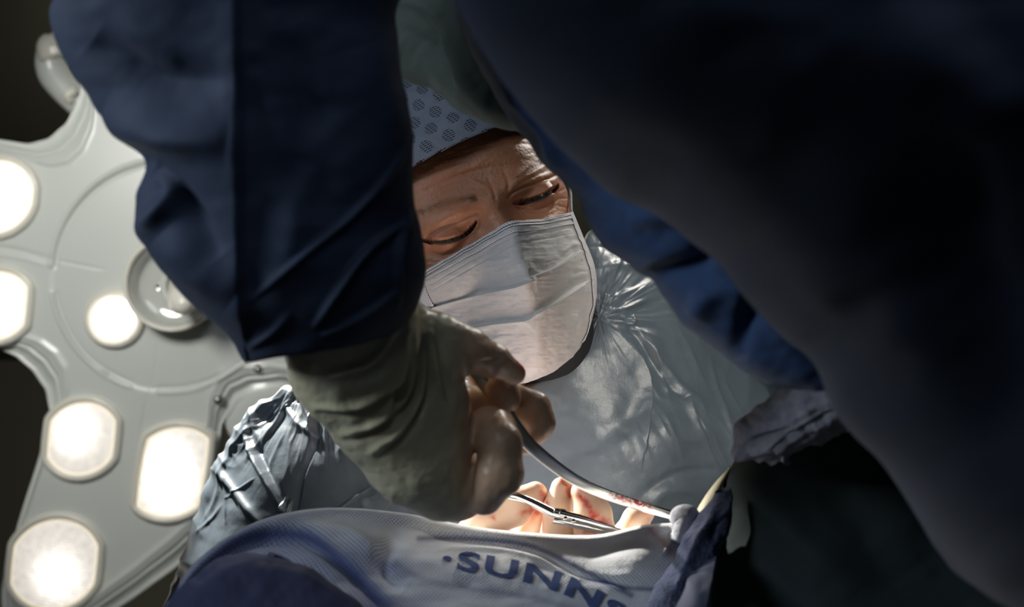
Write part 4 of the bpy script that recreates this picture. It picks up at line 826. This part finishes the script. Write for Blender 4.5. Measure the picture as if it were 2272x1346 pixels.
# dark hem roll of towel at the right end
v, f, uv = loft([(1590, 1095, 1622, 1080, .60, .012), (1560, 1140, 1628, 1110, .592, .020), (1530, 1175, 1622, 1165, .587, .022), (1512, 1215, 1600, 1215, .580, .022), (1490, 1262, 1580, 1255, .574, .022), (1462, 1300, 1560, 1310, .568, .022), (1440, 1345, 1520, 1350, .56, .022), (1400, 1420, 1480, 1430, .55, .022), (1360, 1500, 1450, 1500, .54, .022)], 260, 120, 2.2,
    lambda q, v, T, V, n: 1.6*fbm(v/np.array([.012, .012, .02]), 131, 3)+folds(q, [([(1600, 1100), (1560, 1180), (1500, 1300)], 9, 2.2), ([(1618, 1150), (1590, 1160), (1580, 1200)], 8, -2)]))
M['darktowel'] = cloth('dark_blue_towel', (.035, .045, .11), .9, (.10, .12, .20), .9, 500, .15, .2, 1500)
tag(mesh('rolled_towel', v, f, M['darktowel'], None), 'dark blue rolled towel edge running down between the printed towel and the dark green drape', 'towel')
# pale glimpse of film edge above it
M['film'] = plain('cream_film', (.72, .66, .46), .4)
v, f, uv = loft([(1618, 1036, 1624, 1034, .635, .003), (1590, 1068, 1606, 1068, .63, .008), (1566, 1100, 1600, 1100, .625, .012), (1548, 1130, 1590, 1135, .62, .014), (1530, 1160, 1570, 1168, .615, .014), (1505, 1190, 1550, 1200, .61, .014)], 120, 60)
film = mesh('drape_film', v, f, M['film'], None); tag(film, 'cream adhesive drape edge catching light above the rolled towel', 'drape edge')
v, f = tube(cs([(1500, 1150, .610), (1512, 1145, .604), (1526, 1150, .602), (1520, 1172, .60), (1508, 1205, .598)]), [.004, .006, .007, .006, .005], 30, 60)
M['tw2'] = cloth('white_towel', (.75, .77, .84), .9, (.6, .63, .74), .8, 300, .2)
tag(mesh_l('gauze_swab', v, f, M['tw2'], None), 'small white fluffy swab tucked at the tip of the retractor', 'swab')

# dark green drape on the right
gd = [[(1640, 1090, .70), (1700, 1000, .68), (1800, 950, .67), (1900, 930, .66), (2000, 1000, .64), (2200, 1150, .62), (2500, 1400, .60)],
      [(1612, 1060, .645), (1660, 990, .635), (1750, 950, .625), (1880, 925, .62), (1990, 960, .60), (2200, 1120, .58), (2500, 1380, .57)],
      [(1604, 1090, .625), (1680, 1010, .61), (1770, 960, .60), (1890, 925, .595), (2000, 970, .585), (2200, 1130, .565), (2500, 1390, .555)],
      [(1598, 1150, .615), (1690, 1100, .595), (1790, 1050, .585), (1910, 1020, .575), (2030, 1040, .57), (2220, 1160, .555), (2500, 1400, .545)],
      [(1582, 1230, .60), (1690, 1200, .58), (1800, 1170, .57), (1920, 1150, .56), (2050, 1150, .555), (2230, 1220, .545), (2500, 1420, .535)],
      [(1560, 1320, .59), (1680, 1310, .57), (1800, 1300, .56), (1930, 1290, .55), (2060, 1290, .545), (2240, 1330, .535), (2500, 1460, .525)],
      [(1530, 1420, .58), (1660, 1440, .56), (1800, 1450, .55), (1930, 1450, .54), (2060, 1450, .535), (2260, 1480, .525), (2500, 1560, .515)],
      [(1500, 1620, .57), (1660, 1640, .55), (1810, 1650, .54), (1960, 1650, .53), (2090, 1650, .525), (2290, 1680, .515), (2530, 1750, .505)],
      [(1450, 2300, .55), (1660, 2300, .53), (1830, 2300, .52), (2000, 2300, .51), (2160, 2300, .50), (2360, 2300, .49), (2600, 2300, .49)]]
v, f, uv = sheet(gd, 260, 300, lambda q, v, U, V, n: 2.5*fbm(np.c_[q/np.array([150, 120]), np.zeros(len(q))], 141, 3)+folds(q, [([(1640, 1060), (1760, 1180), (1900, 1320)], 40, 4), ([(1800, 1000), (1900, 1150), (2000, 1300)], 50, -5)]))
tag(mesh('table_drape', v, f, M['drape'], None, thick=.002, off=-1), 'dark green-black drape falling at the lower right beneath the crumpled towel', 'drape')
M['drapestrip'] = cloth('grey_blue_drape', (.09, .105, .17), .85, None, .4, 60, .1)
v, f, uv = sheet([[(1560, 1230, .585), (1575, 1225, .58), (1592, 1222, .575)], [(1535, 1270, .565), (1555, 1265, .557), (1583, 1260, .555)], [(1500, 1345, .545), (1530, 1345, .532), (1568, 1345, .53)], [(1440, 1470, .53), (1490, 1470, .52), (1540, 1470, .525)]], 100, 60, lambda q, v, U, V, n: .8*fbm(np.c_[q/40, 0*q[:, :1]], 151, 2))
tag(mesh('drape_strip', v, f, M['drapestrip'], None, thick=.0015, off=-1), 'narrow grey-blue strip of drape beside the dark rolled towel at the bottom', 'drape')
# crumpled towel at the end of the blue sleeve
ct = [[(1660, 1040, .60), (1600, 1060, .60), (1660, 1000, .60), (1740, 880, .59), (1840, 790, .58), (1900, 780, .57)][0:0]]
v, f, uv = loft([(1850, 790, 1950, 868, .535, .035), (1800, 826, 1928, 890, .535, .045), (1740, 872, 1895, 925, .54, .05), (1690, 915, 1850, 958, .545, .05), (1650, 945, 1790, 985, .55, .046), (1632, 975, 1755, 1012, .555, .036), (1616, 1000, 1742, 1024, .558, .02), (1622, 1012, 1738, 1020, .56, .006)], 280, 240, 2.2,
    lambda q, v, T, V, n: (1.6*ridge(np.c_[(q[:, 0]*.6+q[:, 1])/24, (q[:, 0]-q[:, 1])/150, 0*T], 161)+1.2*fbm(np.c_[q/35, v[:, 2]*50], 165, 3))*1.2+folds(q, [([(1650, 985), (1700, 965), (1760, 955)], 8, -4), ([(1640, 1000), (1700, 990), (1745, 985)], 8, 3), ([(1700, 930), (1800, 870), (1870, 820)], 9, -2.5), ([(1720, 960), (1820, 900), (1910, 860)], 9, 3), ([(1735, 1000), (1742, 1016), (1748, 1030)], 5, 4)]))
M['crumple'] = cloth('grey_blue_towel', (.50, .48, .50), .9, (.20, .22, .32), .8, 200, .1, .2, 1300)
tag(mesh('surgical_towel', v, f, M['crumple'], None), 'crumpled grey-blue towel bunched at the end of the lit blue sleeve', 'towel')
# operating field behind the ridge: white swabs and the table beneath
of = [[(900, 1300, .86), (1100, 1290, .86), (1300, 1290, .86), (1500, 1270, .86), (1650, 1250, .86)], [(900, 1290, .78), (1100, 1300, .78), (1300, 1310, .78), (1500, 1290, .78), (1650, 1270, .78)], [(900, 1300, .72), (1100, 1340, .72), (1300, 1350, .72), (1500, 1310, .72), (1650, 1290, .72)], [(900, 1310, .67), (1100, 1370, .66), (1300, 1370, .66), (1500, 1340, .66), (1650, 1310, .67)]]
v, f, uv = sheet(of, 60, 90, lambda q, v, U, V, n: 1.5*fbm(v*40, 171, 3))
tag(mesh('table_drape', v, f, M['tw2'], None, thick=.002), 'white inner drape spread around the wound under the blood-stained gloves', 'drape')
